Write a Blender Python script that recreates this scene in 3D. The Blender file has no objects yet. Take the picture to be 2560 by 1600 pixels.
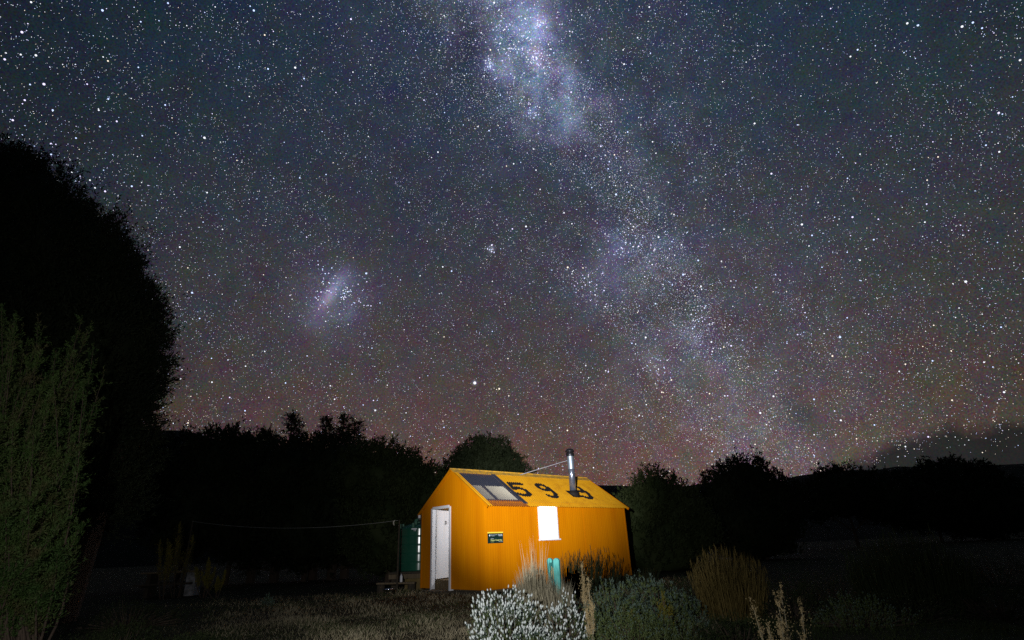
import bpy, math, random
import numpy as np
from mathutils import Matrix, Vector

random.seed(5)
RNG = np.random.default_rng(11)
S = bpy.context.scene
COL = S.collection
PI = math.pi

# ------------------------------------------------------------------ camera
PITCH, ROLL, CAMZ, FPX = 0.3978, -0.0449, 1.03, 1350.0        # FPX: focal length in pixels of a 2560 px wide frame
cam = bpy.data.cameras.new('camera')
cam.sensor_width = 36.0
cam.lens = FPX / 2560 * 36
cam.clip_start, cam.clip_end = 0.05, 12000
cam_o = bpy.data.objects.new('camera', cam)
COL.objects.link(cam_o)
_f = np.array([0, math.cos(PITCH), math.sin(PITCH)])
_r0 = np.array([1.0, 0, 0])
_u0 = np.cross(_r0, _f)
_r = math.cos(ROLL) * _r0 + math.sin(ROLL) * _u0
_u = -math.sin(ROLL) * _r0 + math.cos(ROLL) * _u0
M = Matrix.Identity(4)
for k in range(3):
    M[k][0], M[k][1], M[k][2] = _r[k], _u[k], -_f[k]
M[2][3] = CAMZ
cam_o.matrix_world = M
S.camera = cam_o


def ray(px, py):
    d = _r * (px - 1280) / FPX - _u * (py - 800) / FPX + _f
    return d / np.linalg.norm(d)


def at(px, py, Y):
    """the world point seen at that photo pixel, Y metres ahead"""
    d = ray(px, py)
    return np.array([0, 0, CAMZ]) + d * (Y / d[1])


def mpp(px, py, Y):
    """metres per photo pixel there"""
    p = at(px, py, Y) - np.array([0, 0, CAMZ])
    return float(p @ _f) / FPX


# ------------------------------------------------------------------ world, exposure, lamps
W = bpy.data.worlds.new('World')
S.world = W
W.use_nodes = True
W.node_tree.nodes['Background'].inputs[0].default_value = (0.035, 0.042, 0.06, 1)
W.node_tree.nodes['Background'].inputs[1].default_value = 0.02
S.view_settings.view_transform = 'Standard'
S.view_settings.look = 'None'
S.view_settings.exposure = 0
S.view_settings.gamma = 1
S.view_settings.use_curve_mapping = False
S.cycles.use_denoising = False          # the stars are smaller than a pixel
S.cycles.max_bounces = 5
S.cycles.sample_clamp_indirect = 0.6
S.cycles.caustics_reflective = False
S.cycles.caustics_refractive = False

TORCH = Vector((-0.95, -0.15, 1.62))


def torch(name, target, power, angle, blend, colour):
    l = bpy.data.lights.new(name, 'SPOT')
    l.energy, l.spot_size, l.spot_blend, l.color = power, math.radians(angle), blend, colour
    l.shadow_soft_size = 0.025
    o = bpy.data.objects.new(name, l)
    COL.objects.link(o)
    o.location = TORCH
    o.rotation_euler = (Vector(target) - TORCH).to_track_quat('-Z', 'Y').to_euler()
    return o


# one hand torch: hot centre, corona and wide spill of the same reflector
torch('torch_beam', tuple(at(1325, 1190, 14.3)), 16500, 23.5, 1.0, (1.0, 0.98, 0.97))
torch('torch_corona', tuple(at(1285, 1290, 14.3)), 1300, 48, 1.0, (1.0, 0.98, 0.97))
torch('torch_spill', tuple(at(880, 1320, 10)), 600, 120, 1.0, (1.0, 0.98, 0.97))


# ------------------------------------------------------------------ node and material helpers
def lin(r, g, b):
    f = lambda c: (c / 255 / 12.92) if c / 255 <= 0.04045 else ((c / 255 + 0.055) / 1.055) ** 2.4
    return (f(r), f(g), f(b), 1)


def new_mat(name):
    m = bpy.data.materials.new(name)
    m.use_nodes = True
    nt = m.node_tree
    nt.nodes.clear()
    out = nt.nodes.new('ShaderNodeOutputMaterial')
    return m, nt, out


def noise(nt, vec, scale, detail=4, rough=0.55, dist=0.0):
    n = nt.nodes.new('ShaderNodeTexNoise')
    n.inputs['Scale'].default_value = scale
    n.inputs['Detail'].default_value = detail
    n.inputs['Roughness'].default_value = rough
    n.inputs['Distortion'].default_value = dist
    if vec is not None:
        nt.links.new(vec, n.inputs['Vector'])
    return n


def ramp(nt, fac, stops):
    r = nt.nodes.new('ShaderNodeValToRGB')
    e = r.color_ramp.elements
    while len(e) < len(stops):
        e.new(0.5)
    for q, (p, c) in zip(e, stops):
        q.position = p
        q.color = tuple(c) if len(c) == 4 else tuple(c) + (1,)
    nt.links.new(fac, r.inputs[0])
    return r


def pm(name, c1, c2=None, scale=8.0, rough=0.7, bump=0.0, bscale=None, metal=0.0, stretch=None, spec=0.5, lo=0.3, hi=0.7, c3=None, scale3=2.0):
    """Principled with two colours mixed by noise (a third by a larger noise) and a little bump"""
    m, nt, out = new_mat(name)
    b = nt.nodes.new('ShaderNodeBsdfPrincipled')
    nt.links.new(b.outputs[0], out.inputs[0])
    tc = nt.nodes.new('ShaderNodeTexCoord')
    vec = tc.outputs['Object']
    if stretch:
        mp = nt.nodes.new('ShaderNodeMapping')
        mp.inputs['Scale'].default_value = stretch
        nt.links.new(vec, mp.inputs[0])
        vec = mp.outputs[0]
    c2 = c2 or c1
    n = noise(nt, vec, scale, 5, 0.6)
    r = ramp(nt, n.outputs[0], [(lo, c1), (hi, c2)])
    col = r.outputs[0]
    if c3:
        n3 = noise(nt, vec, scale3, 4, 0.6)
        r3 = ramp(nt, n3.outputs[0], [(0.48, (0, 0, 0)), (0.68, (1, 1, 1))])
        mx = nt.nodes.new('ShaderNodeMix')
        mx.data_type = 'RGBA'
        nt.links.new(r3.outputs[0], mx.inputs[0])
        nt.links.new(col, mx.inputs[6])
        mx.inputs[7].default_value = tuple(c3) + (1,)
        col = mx.outputs[2]
    nt.links.new(col, b.inputs['Base Color'])
    b.inputs['Roughness'].default_value = rough
    b.inputs['Metallic'].default_value = metal
    b.inputs['Specular IOR Level'].default_value = spec
    if bump:
        bn = noise(nt, vec, bscale or scale * 4, 4)
        bp = nt.nodes.new('ShaderNodeBump')
        bp.inputs['Strength'].default_value = bump
        bp.inputs['Distance'].default_value = 0.01
        nt.links.new(bn.outputs[0], bp.inputs['Height'])
        nt.links.new(bp.outputs[0], b.inputs['Normal'])
    return m


def glow(name, col, strength):
    m, nt, out = new_mat(name)
    e = nt.nodes.new('ShaderNodeEmission')
    e.inputs[0].default_value = tuple(col[:3]) + (1,)
    e.inputs[1].default_value = strength
    nt.links.new(e.outputs[0], out.inputs[0])
    return m


# ------------------------------------------------------------------ mesh helpers
def tag(o, label, cat=None, group=None, kind=None):
    o['label'] = label
    if cat:
        o['category'] = cat
    if group:
        o['group'] = group
    if kind:
        o['kind'] = kind
    return o


def thing(name, label, cat, loc=(0, 0, 0), rz=0.0, group=None):
    o = bpy.data.objects.new(name, None)
    COL.objects.link(o)
    o.location = tuple(loc)
    o.rotation_euler = (0, 0, rz)
    o.empty_display_size = 0.2
    return tag(o, label, cat, group)


def link(name, me, mats, parent=None, smooth=False):
    o = bpy.data.objects.new(name, me)
    for m in (mats if isinstance(mats, (list, tuple)) else [mats]):
        me.materials.append(m)
    COL.objects.link(o)
    if parent is not None:
        o.parent = parent
    if smooth:
        me.polygons.foreach_set('use_smooth', [True] * len(me.polygons))
    return o


class MB:
    def __init__(s):
        s.v, s.f, s.m = [], [], []

    def add(s, vs, fs, mi=0):
        b = len(s.v)
        s.v += [tuple(map(float, v)) for v in vs]
        s.f += [tuple(b + i for i in f) for f in fs]
        s.m += [mi] * len(fs)
        return s

    def box(s, c, d, rz=0.0, mi=0, rx=0.0, ry=0.0):
        R = Matrix.Rotation(rz, 3, 'Z') @ Matrix.Rotation(ry, 3, 'Y') @ Matrix.Rotation(rx, 3, 'X')
        vs = []
        for x in (-.5, .5):
            for y in (-.5, .5):
                for z in (-.5, .5):
                    vs.append(tuple(R @ Vector((x * d[0], y * d[1], z * d[2])) + Vector(c)))
        return s.add(vs, [(0, 1, 3, 2), (4, 6, 7, 5), (0, 4, 5, 1), (2, 3, 7, 6), (0, 2, 6, 4), (1, 5, 7, 3)], mi)

    def tube(s, pts, rad, n=8, mi=0, cap=True):
        pts = [Vector(p) for p in pts]
        if not isinstance(rad, (list, tuple)):
            rad = [rad] * len(pts)
        vs, fs = [], []
        ref = None
        for i, p in enumerate(pts):
            t = (pts[min(i + 1, len(pts) - 1)] - pts[max(i - 1, 0)]).normalized()
            if ref is None:
                ref = t.orthogonal().normalized()
            a = (ref - t * ref.dot(t))
            a = a.normalized() if a.length > 1e-6 else t.orthogonal().normalized()
            ref = a
            b = t.cross(a)
            for k in range(n):
                w = 2 * PI * k / n
                vs.append(p + (a * math.cos(w) + b * math.sin(w)) * rad[i])
        for i in range(len(pts) - 1):
            for k in range(n):
                fs.append((i * n + k, i * n + (k + 1) % n, (i + 1) * n + (k + 1) % n, (i + 1) * n + k))
        if cap:
            fs.append(tuple(range(n))[::-1])
            fs.append(tuple((len(pts) - 1) * n + k for k in range(n)))
        return s.add(vs, fs, mi)

    def lathe(s, prof, c=(0, 0, 0), n=24, mi=0):
        vs, fs = [], []
        for r, z in prof:
            for k in range(n):
                w = 2 * PI * k / n
                vs.append((c[0] + r * math.cos(w), c[1] + r * math.sin(w), c[2] + z))
        for i in range(len(prof) - 1):
            for k in range(n):
                fs.append((i * n + k, i * n + (k + 1) % n, (i + 1) * n + (k + 1) % n, (i + 1) * n + k))
        return s.add(vs, fs, mi)

    def build(s, name, mats, parent=None, smooth=False, bevel=0.0):
        me = bpy.data.meshes.new(name)
        me.from_pydata(s.v, [], s.f)
        me.polygons.foreach_set('material_index', s.m)
        me.update()
        o = link(name, me, mats, parent, smooth)
        if bevel:
            b = o.modifiers.new('bevel', 'BEVEL')
            b.width, b.segments, b.limit_method = bevel, 2, 'ANGLE'
        return o


def big_mesh(name, V, F, mats, parent=None, mi=None, smooth=False):
    """a mesh from numpy arrays; F is (n,3) or (n,4)"""
    me = bpy.data.meshes.new(name)
    V = np.ascontiguousarray(V, dtype=np.float32)
    F = np.ascontiguousarray(F, dtype=np.int32)
    k = F.shape[1]
    me.vertices.add(len(V))
    me.vertices.foreach_set('co', V.ravel())
    me.loops.add(F.size)
    me.loops.foreach_set('vertex_index', F.ravel())
    me.polygons.add(len(F))
    me.polygons.foreach_set('loop_start', np.arange(0, F.size, k, dtype=np.int32))
    me.polygons.foreach_set('loop_total', np.full(len(F), k, dtype=np.int32))
    if mi is not None:
        me.polygons.foreach_set('material_index', np.ascontiguousarray(mi, dtype=np.int32))
    me.update(calc_edges=True)
    me.validate()
    return link(name, me, mats, parent, smooth)


def unit(a):
    return a / np.maximum(np.linalg.norm(a, axis=-1, keepdims=True), 1e-9)


def sphere_dirs(n, rng=RNG):
    return unit(rng.normal(size=(n, 3)))


def leaves(B, D, L, Wd, rng=RNG):
    """diamond leaves: base points B, directions D, lengths L, widths Wd -> V, F (tris)"""
    n = len(B)
    L = np.broadcast_to(np.asarray(L, float).reshape(-1, 1), (n, 1))
    Wd = np.broadcast_to(np.asarray(Wd, float).reshape(-1, 1), (n, 1))
    side = unit(np.cross(D, rng.normal(size=(n, 3))))
    mid = B + D * L * 0.45
    V = np.stack([B, mid + side * Wd / 2, B + D * L, mid - side * Wd / 2], 1).reshape(-1, 3)
    i = np.arange(n)[:, None] * 4
    F = np.concatenate([i + np.array([[0, 1, 2]]), i + np.array([[0, 2, 3]])])
    return V, F


def join(parts):
    Vs, Fs, Ms, o = [], [], [], 0
    for p in parts:
        V, F = p[0], p[1]
        Vs.append(V)
        Fs.append(F + o)
        Ms.append(np.full(len(F), p[2] if len(p) > 2 else 0))
        o += len(V)
    return np.concatenate(Vs), np.concatenate(Fs), np.concatenate(Ms)


def sprays(P, D, length, nleaf, leaf, width, rng=RNG, open_=0.7):
    """leafy twigs: roots P, directions D; each carries nleaf narrow leaves"""
    n = len(P)
    length = np.broadcast_to(np.asarray(length, float).reshape(-1, 1, 1), (n, 1, 1))
    t = rng.uniform(0.05, 1, (n, nleaf, 1))
    B = P[:, None, :] + D[:, None, :] * length * t + rng.normal(size=(n, nleaf, 3)) * length * 0.05
    d = unit(D[:, None, :] + rng.normal(size=(n, nleaf, 3)) * open_)
    B, d = B.reshape(-1, 3), d.reshape(-1, 3)
    return leaves(B, d, leaf * rng.uniform(0.6, 1.3, len(B)), width * rng.uniform(0.7, 1.3, len(B)), rng)


# ------------------------------------------------------------------ materials
BARK = pm('bark', (0.05, 0.035, 0.025), (0.12, 0.085, 0.06), 14, 0.9, 0.5, stretch=(3, 3, 0.6))
PALE_BARK = pm('pale_bark', (0.16, 0.10, 0.06), (0.30, 0.20, 0.12), 10, 0.9, 0.5, stretch=(3, 3, 0.5))
LEAF_DARK = pm('dark_leaf', (0.012, 0.019, 0.008), (0.028, 0.038, 0.015), 0.9, 0.75, spec=0.2)
LEAF_GREEN = pm('green_leaf', (0.032, 0.078, 0.018), (0.078, 0.125, 0.03), 1.6, 0.7, spec=0.25, c3=(0.095, 0.085, 0.035), scale3=3.5)
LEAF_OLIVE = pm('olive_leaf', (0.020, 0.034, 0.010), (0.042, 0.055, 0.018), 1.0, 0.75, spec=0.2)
ORANGE = pm('orange_paint', (0.57, 0.185, 0.001), (0.66, 0.232, 0.001), 2.2, 0.6, 0.35, 1.6, stretch=(3, 3, 0.35), spec=0.04, c3=(0.53, 0.165, 0.001), scale3=1.1)
ROOF_Y = pm('roof_paint', (0.66, 0.305, 0.008), (0.76, 0.385, 0.016), 1.6, 0.65, 0.05, spec=0.10, c3=(0.56, 0.25, 0.01), scale3=3.2)
RIDGE_Y = pm('ridge_paint', (0.66, 0.36, 0.04), (0.80, 0.46, 0.05), 5, 0.6, 0.1, spec=0.3, c3=(0.36, 0.24, 0.08), scale3=9)
RUST = pm('rusty_red_iron', (0.20, 0.055, 0.012), (0.36, 0.12, 0.015), 12, 0.8, 0.1, spec=0.2)
BLACKP = pm('black_paint', (0.012, 0.011, 0.012), (0.02, 0.018, 0.018), 10, 0.7, spec=0.15)
WHITEP = pm('white_paint', (0.74, 0.76, 0.83), (0.80, 0.82, 0.88), 3, 0.5, 0.05, stretch=(4, 4, 0.6), spec=0.3)
DOORP = pm('door_paint', (0.78, 0.80, 0.88), (0.84, 0.86, 0.93), 1.8, 0.5, 0.05, stretch=(5, 5, 0.5), spec=0.3, c3=(0.74, 0.74, 0.76), scale3=1.2)
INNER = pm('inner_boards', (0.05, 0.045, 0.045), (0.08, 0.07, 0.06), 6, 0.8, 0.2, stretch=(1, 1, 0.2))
FLOORW = pm('floor_boards', (0.10, 0.075, 0.04), (0.17, 0.12, 0.06), 5, 0.8, 0.2, stretch=(6, 0.6, 1))
TIMBER = pm('old_timber', (0.10, 0.075, 0.045), (0.20, 0.15, 0.09), 6, 0.9, 0.4, stretch=(8, 8, 1))
DARKT = pm('dark_timber', (0.03, 0.025, 0.018), (0.07, 0.055, 0.035), 6, 0.9, 0.3, stretch=(2, 2, 2))
STEEL = pm('flue_steel', (0.30, 0.35, 0.48), (0.42, 0.48, 0.62), 4, 0.22, 0.03, metal=0.8, stretch=(1, 1, 6))
DARKSTEEL = pm('sooty_steel', (0.03, 0.03, 0.035), (0.07, 0.07, 0.08), 9, 0.35, metal=0.7)
GALV = pm('galvanised', (0.38, 0.40, 0.48), (0.52, 0.54, 0.62), 8, 0.45, metal=0.6)
TANKG = pm('green_plastic', (0.016, 0.095, 0.060), (0.022, 0.12, 0.076), 3, 0.16, 0.01, spec=0.5)
TANKL = pm('pale_green_plastic', (0.05, 0.16, 0.10), (0.09, 0.22, 0.15), 6, 0.5)
TEAL = pm('teal_paint', (0.08, 0.46, 0.43), (0.13, 0.56, 0.52), 7, 0.6, 0.15, stretch=(2, 2, 0.6), c3=(0.03, 0.25, 0.24), scale3=9)
CREAM = pm('cream_paint', (0.55, 0.48, 0.24), (0.66, 0.58, 0.32), 20, 0.7)
STONE = pm('pale_concrete', (0.22, 0.23, 0.26), (0.42, 0.43, 0.46), 9, 0.9, 0.5, c3=(0.10, 0.11, 0.10), scale3=5)
STRAW = pm('dry_grass_blade', (0.25, 0.215, 0.135), (0.38, 0.335, 0.225), 1.6, 0.8, spec=0.15)
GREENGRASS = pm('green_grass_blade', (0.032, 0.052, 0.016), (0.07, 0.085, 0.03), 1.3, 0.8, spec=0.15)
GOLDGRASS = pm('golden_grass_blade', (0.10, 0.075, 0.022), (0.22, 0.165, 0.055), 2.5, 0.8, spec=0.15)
GREYGRASS = pm('grey_brown_stem', (0.24, 0.22, 0.145), (0.46, 0.42, 0.30), 5, 0.85, spec=0.15)
SEED = pm('seed_head', (0.34, 0.26, 0.13), (0.48, 0.38, 0.20), 14, 0.85, spec=0.15)
SILVER = pm('silver_leaf', (0.46, 0.54, 0.50), (0.80, 0.84, 0.84), 7, 0.8, spec=0.2)
GREYLEAF = pm('grey_green_leaf', (0.045, 0.085, 0.058), (0.15, 0.205, 0.17), 6, 0.8, spec=0.2)
SHOOT = pm('shoot_green', (0.07, 0.11, 0.03), (0.13, 0.16, 0.06), 5, 0.8, spec=0.2)
YELLOWLEAF = pm('yellow_green_leaf', (0.15, 0.14, 0.02), (0.24, 0.21, 0.03), 6, 0.8, spec=0.2)


# ------------------------------------------------------------------ sky: an emissive dome with its stars
def expr():
    m, nt, out = new_mat('night_sky')
    ln = nt.links.new

    def math_(op, a, b=None, c=None):
        n = nt.nodes.new('ShaderNodeMath')
        n.operation = op
        for i, x in enumerate((a, b, c)):
            if x is None:
                continue
            if isinstance(x, (int, float)):
                n.inputs[i].default_value = x
            else:
                ln(x, n.inputs[i])
        return n.outputs[0]

    def vdot(v, c):
        n = nt.nodes.new('ShaderNodeVectorMath')
        n.operation = 'DOT_PRODUCT'
        ln(v, n.inputs[0])
        n.inputs[1].default_value = tuple(c)
        return n.outputs['Value']

    def gauss(x, c, s):
        q = math_('DIVIDE', math_('SUBTRACT', x, c), s)
        return math_('EXPONENT', math_('MULTIPLY', math_('MULTIPLY', q, q), -1.0))

    def smooth(x, a, b, lo=0.0, hi=1.0):
        n = nt.nodes.new('ShaderNodeMapRange')
        n.interpolation_type = 'SMOOTHSTEP'
        ln(x, n.inputs[0])
        for i, q in zip((1, 2, 3, 4), (a, b, lo, hi)):
            n.inputs[i].default_value = q
        return n.outputs[0]

    def scale(colour, f):
        n = nt.nodes.new('ShaderNodeVectorMath')
        n.operation = 'SCALE'
        if isinstance(colour, tuple):
            n.inputs[0].default_value = colour[:3]
        else:
            ln(colour, n.inputs[0])
        if isinstance(f, (int, float)):
            n.inputs['Scale'].default_value = f
        else:
            ln(f, n.inputs['Scale'])
        return n.outputs[0]

    def vop(op, a, b):
        n = nt.nodes.new('ShaderNodeVectorMath')
        n.operation = op
        ln(a, n.inputs[0])
        if isinstance(b, tuple):
            n.inputs[1].default_value = b
        else:
            ln(b, n.inputs[1])
        return n.outputs[0]

    geo = nt.nodes.new('ShaderNodeNewGeometry')
    nrm = nt.nodes.new('ShaderNodeVectorMath')
    nrm.operation = 'NORMALIZE'
    ln(geo.outputs['Position'], nrm.inputs[0])
    d = nrm.outputs[0]
    sep = nt.nodes.new('ShaderNodeSeparateXYZ')
    ln(d, sep.inputs[0])
    el = math_('DIVIDE', math_('ARCSINE', sep.outputs['Z']), PI / 2)       # 0 horizon, 1 zenith
    az = math_('ARCTAN2', sep.outputs['X'], sep.outputs['Y'])               # radians east of the view
    deg = lambda x: max(0.0, x / 90)
    base = ramp(nt, el, [(0.0, lin(104, 76, 66)), (deg(6), lin(99, 74, 67)), (deg(11), lin(86, 69, 67)), (deg(18), lin(72, 64, 67)),
                         (deg(27), lin(61, 59, 68)), (deg(36), lin(49, 54, 66)), (deg(46), lin(42, 51, 68)), (deg(60), lin(38, 51, 70))]).outputs[0]
    # lens vignetting put into the sky colour: darker and greener away from mid view
    c0 = ray(1420, 640)
    base = vop('MULTIPLY', base, vop('ADD', scale((-0.18, 0.02, -0.02), smooth(math_('ABSOLUTE', az), 0.28, 0.80)), (1.0, 1.0, 1.0)))
    fall = smooth(vdot(d, c0), math.cos(math.radians(56)), math.cos(math.radians(18)), 0.42, 1.0)
    base = scale(base, fall)
    # the Milky Way: a great circle through two directions
    a, b = ray(1300, 60), ray(1800, 950)
    nvec = unit(np.cross(a, b))
    if nvec @ ray(2300, 400) < 0:
        nvec = -nvec
    s = vdot(d, nvec)
    al = vdot(d, a)                                                        # 1 at the top end of the band
    n1 = noise(nt, d, 7, 6, 0.62, 0.4).outputs[0]
    n2 = noise(nt, d, 22, 5, 0.6, 0.3).outputs[0]
    lump = math_('MULTIPLY', smooth(n1, 0.33, 0.66, 0.15, 1.7), smooth(n2, 0.32, 0.70, 0.45, 1.6))
    up = smooth(al, 0.970, 0.999, 0.16, 1.5)
    core = math_('MULTIPLY', math_('MULTIPLY', gauss(s, 0.0, 0.066), lump), up)
    wide = gauss(s, 0.01, 0.17)
    dark = math_('MULTIPLY', gauss(s, 0.095, 0.045), smooth(n1, 0.40, 0.66, 0.0, 0.30))
    mw = vop('ADD', scale((0.058, 0.068, 0.112), math_('MULTIPLY', core, 0.72)), scale((0.026, 0.030, 0.043), math_('MULTIPLY', wide, math_('MULTIPLY', smooth(n1, 0.30, 0.70, 0.45, 1.5), smooth(n2, 0.30, 0.70, 0.6, 1.4)))))
    col = vop('ADD', base, mw)
    col = scale(col, math_('SUBTRACT', 1.0, dark))

    def blob(col, px, py, rad_px, colour, k):
        c = ray(px, py)
        sg = rad_px / FPX
        g = math_('EXPONENT', math_('MULTIPLY', math_('SUBTRACT', vdot(d, c), 1.0), 2.0 / (sg * sg)))
        g = math_('MULTIPLY', g, smooth(n2, 0.3, 0.7, 0.5, 1.4))
        return vop('ADD', col, scale(colour, math_('MULTIPLY', g, k)))

    for px, py, rp, c, k in [(1337, 142, 20, (0.68, 0.55, 0.85), 0.55), (1395, 165, 16, (0.55, 0.42, 0.75), 0.12), (1350, 60, 18, (0.55, 0.62, 1.0), 0.25), (1310, 80, 70, (0.45, 0.52, 0.95), 0.16),
                             (1290, 160, 50, (0.45, 0.55, 0.95), 0.14), (1330, 282, 16, (0.5, 0.6, 1), 0.20), (1222, 160, 14, (0.35, 0.45, 1), 0.22),
                             (1228, 622, 8, (0.7, 0.75, 1), 0.35), (1560, 605, 60, (0.4, 0.5, 0.9), 0.085), (1490, 720, 70, (0.4, 0.45, 0.8), 0.06),
                             (1630, 910, 30, (0.6, 0.6, 0.8), 0.05), (1720, 820, 45, (0.45, 0.5, 0.8), 0.05), (1680, 625, 30, (0.4, 0.5, 0.95), 0.07),
                             (835, 740, 75, (0.42, 0.50, 0.85), 0.10), (870, 700, 28, (0.40, 0.52, 0.85), 0.05), (800, 815, 45, (0.45, 0.5, 0.8), 0.03),
                             (870, 780, 18, (0.5, 0.6, 0.95), 0.07), (1187, 957, 6, (0.7, 0.75, 1), 0.22)]:
        col = blob(col, px, py, rp, c, k)
    # bar of the Magellanic Cloud: a drawn-out patch
    c = ray(828, 733)
    e1 = unit(ray(850, 700) - ray(805, 765))
    e2 = unit(np.cross(c, e1))
    bar = math_('MULTIPLY', gauss(vdot(d, e1), float(c @ e1), 44 / FPX), gauss(vdot(d, e2), float(c @ e2), 13 / FPX))
    bar = math_('MULTIPLY', bar, smooth(vdot(d, c), 0.9, 0.95))
    col = vop('ADD', col, scale((0.42, 0.42, 0.62), math_('MULTIPLY', bar, 0.34)))
    # dark nebula
    for px, py, rp, k in [(2008, 1035, 22, .30), (1190, 70, 40, .42), (1165, 130, 30, .30), (1262, 85, 14, .40), (1215, 185, 10, .45), (1372, 122, 12, .35), (1480, 490, 40, .28),
                          (1560, 540, 50, .28), (1640, 560, 40, .24), (1450, 610, 34, .20), (1700, 760, 40, .22), (1560, 800, 36, .14), (1820, 860, 50, .18), (1700, 900, 36, .16)]:
        sg = rp / FPX
        g = math_('EXPONENT', math_('MULTIPLY', math_('SUBTRACT', vdot(d, ray(px, py)), 1.0), 2.0 / (sg * sg)))
        g = math_('MULTIPLY', g, smooth(n2, 0.3, 0.65, 0.4, 1.3))
        col = scale(col, math_('SUBTRACT', 1.0, math_('MULTIPLY', g, k)))
    # unresolved starlight: fine grain and broad colour drift
    g1 = noise(nt, d, 420, 2, 0.75)
    gb = noise(nt, d, 26, 3, 0.6)
    gr = vop('ADD', scale(vop('SUBTRACT', g1.outputs['Color'], (0.5, 0.5, 0.5)), 2.6), scale(vop('SUBTRACT', gb.outputs['Color'], (0.5, 0.5, 0.5)), 0.85))
    col = vop('MULTIPLY', col, vop('ADD', gr, (1.0, 1.0, 1.0)))
    # low cloud bank over the hills on the east side
    cn = noise(nt, d, 9, 5, 0.55, 0.3).outputs[0]
    edge = math_('ADD', math_('MULTIPLY', math_('ADD', az, 0.05), 0.15), math_('MULTIPLY', math_('SUBTRACT', cn, 0.5), 0.17))
    edge = math_('SUBTRACT', edge, math_('MULTIPLY', sep.outputs['Z'], 1.0))
    cl = math_('MULTIPLY', smooth(edge, -0.026, 0.016), smooth(az, 0.0, 0.25))
    cloud = scale((0.007, 0.011, 0.012), smooth(cn, 0.3, 0.7, 0.8, 1.3))
    mx = nt.nodes.new('ShaderNodeMix')
    mx.data_type = 'VECTOR'
    ln(math_('MULTIPLY', cl, 0.85), mx.inputs[0])
    ln(col, mx.inputs[4])
    ln(cloud, mx.inputs[5])
    em = nt.nodes.new('ShaderNodeEmission')
    ln(mx.outputs[1], em.inputs[0])
    ln(em.outputs[0], out.inputs[0])
    m.cycles.emission_sampling = 'NONE'
    return m, nvec, a


SKY, MWN, MWA = expr()
STAR_M = []
for nm, c in (('star_white', (0.95, 0.99, 1.08)), ('star_blue', (0.70, 0.86, 1.3)), ('star_warm', (1.12, 0.98, 0.80)), ('star_violet', (0.95, 0.88, 1.3))):
    mm = glow(nm, c, 1.25)
    mm.cycles.emission_sampling = 'NONE'
    STAR_M.append(mm)


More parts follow.
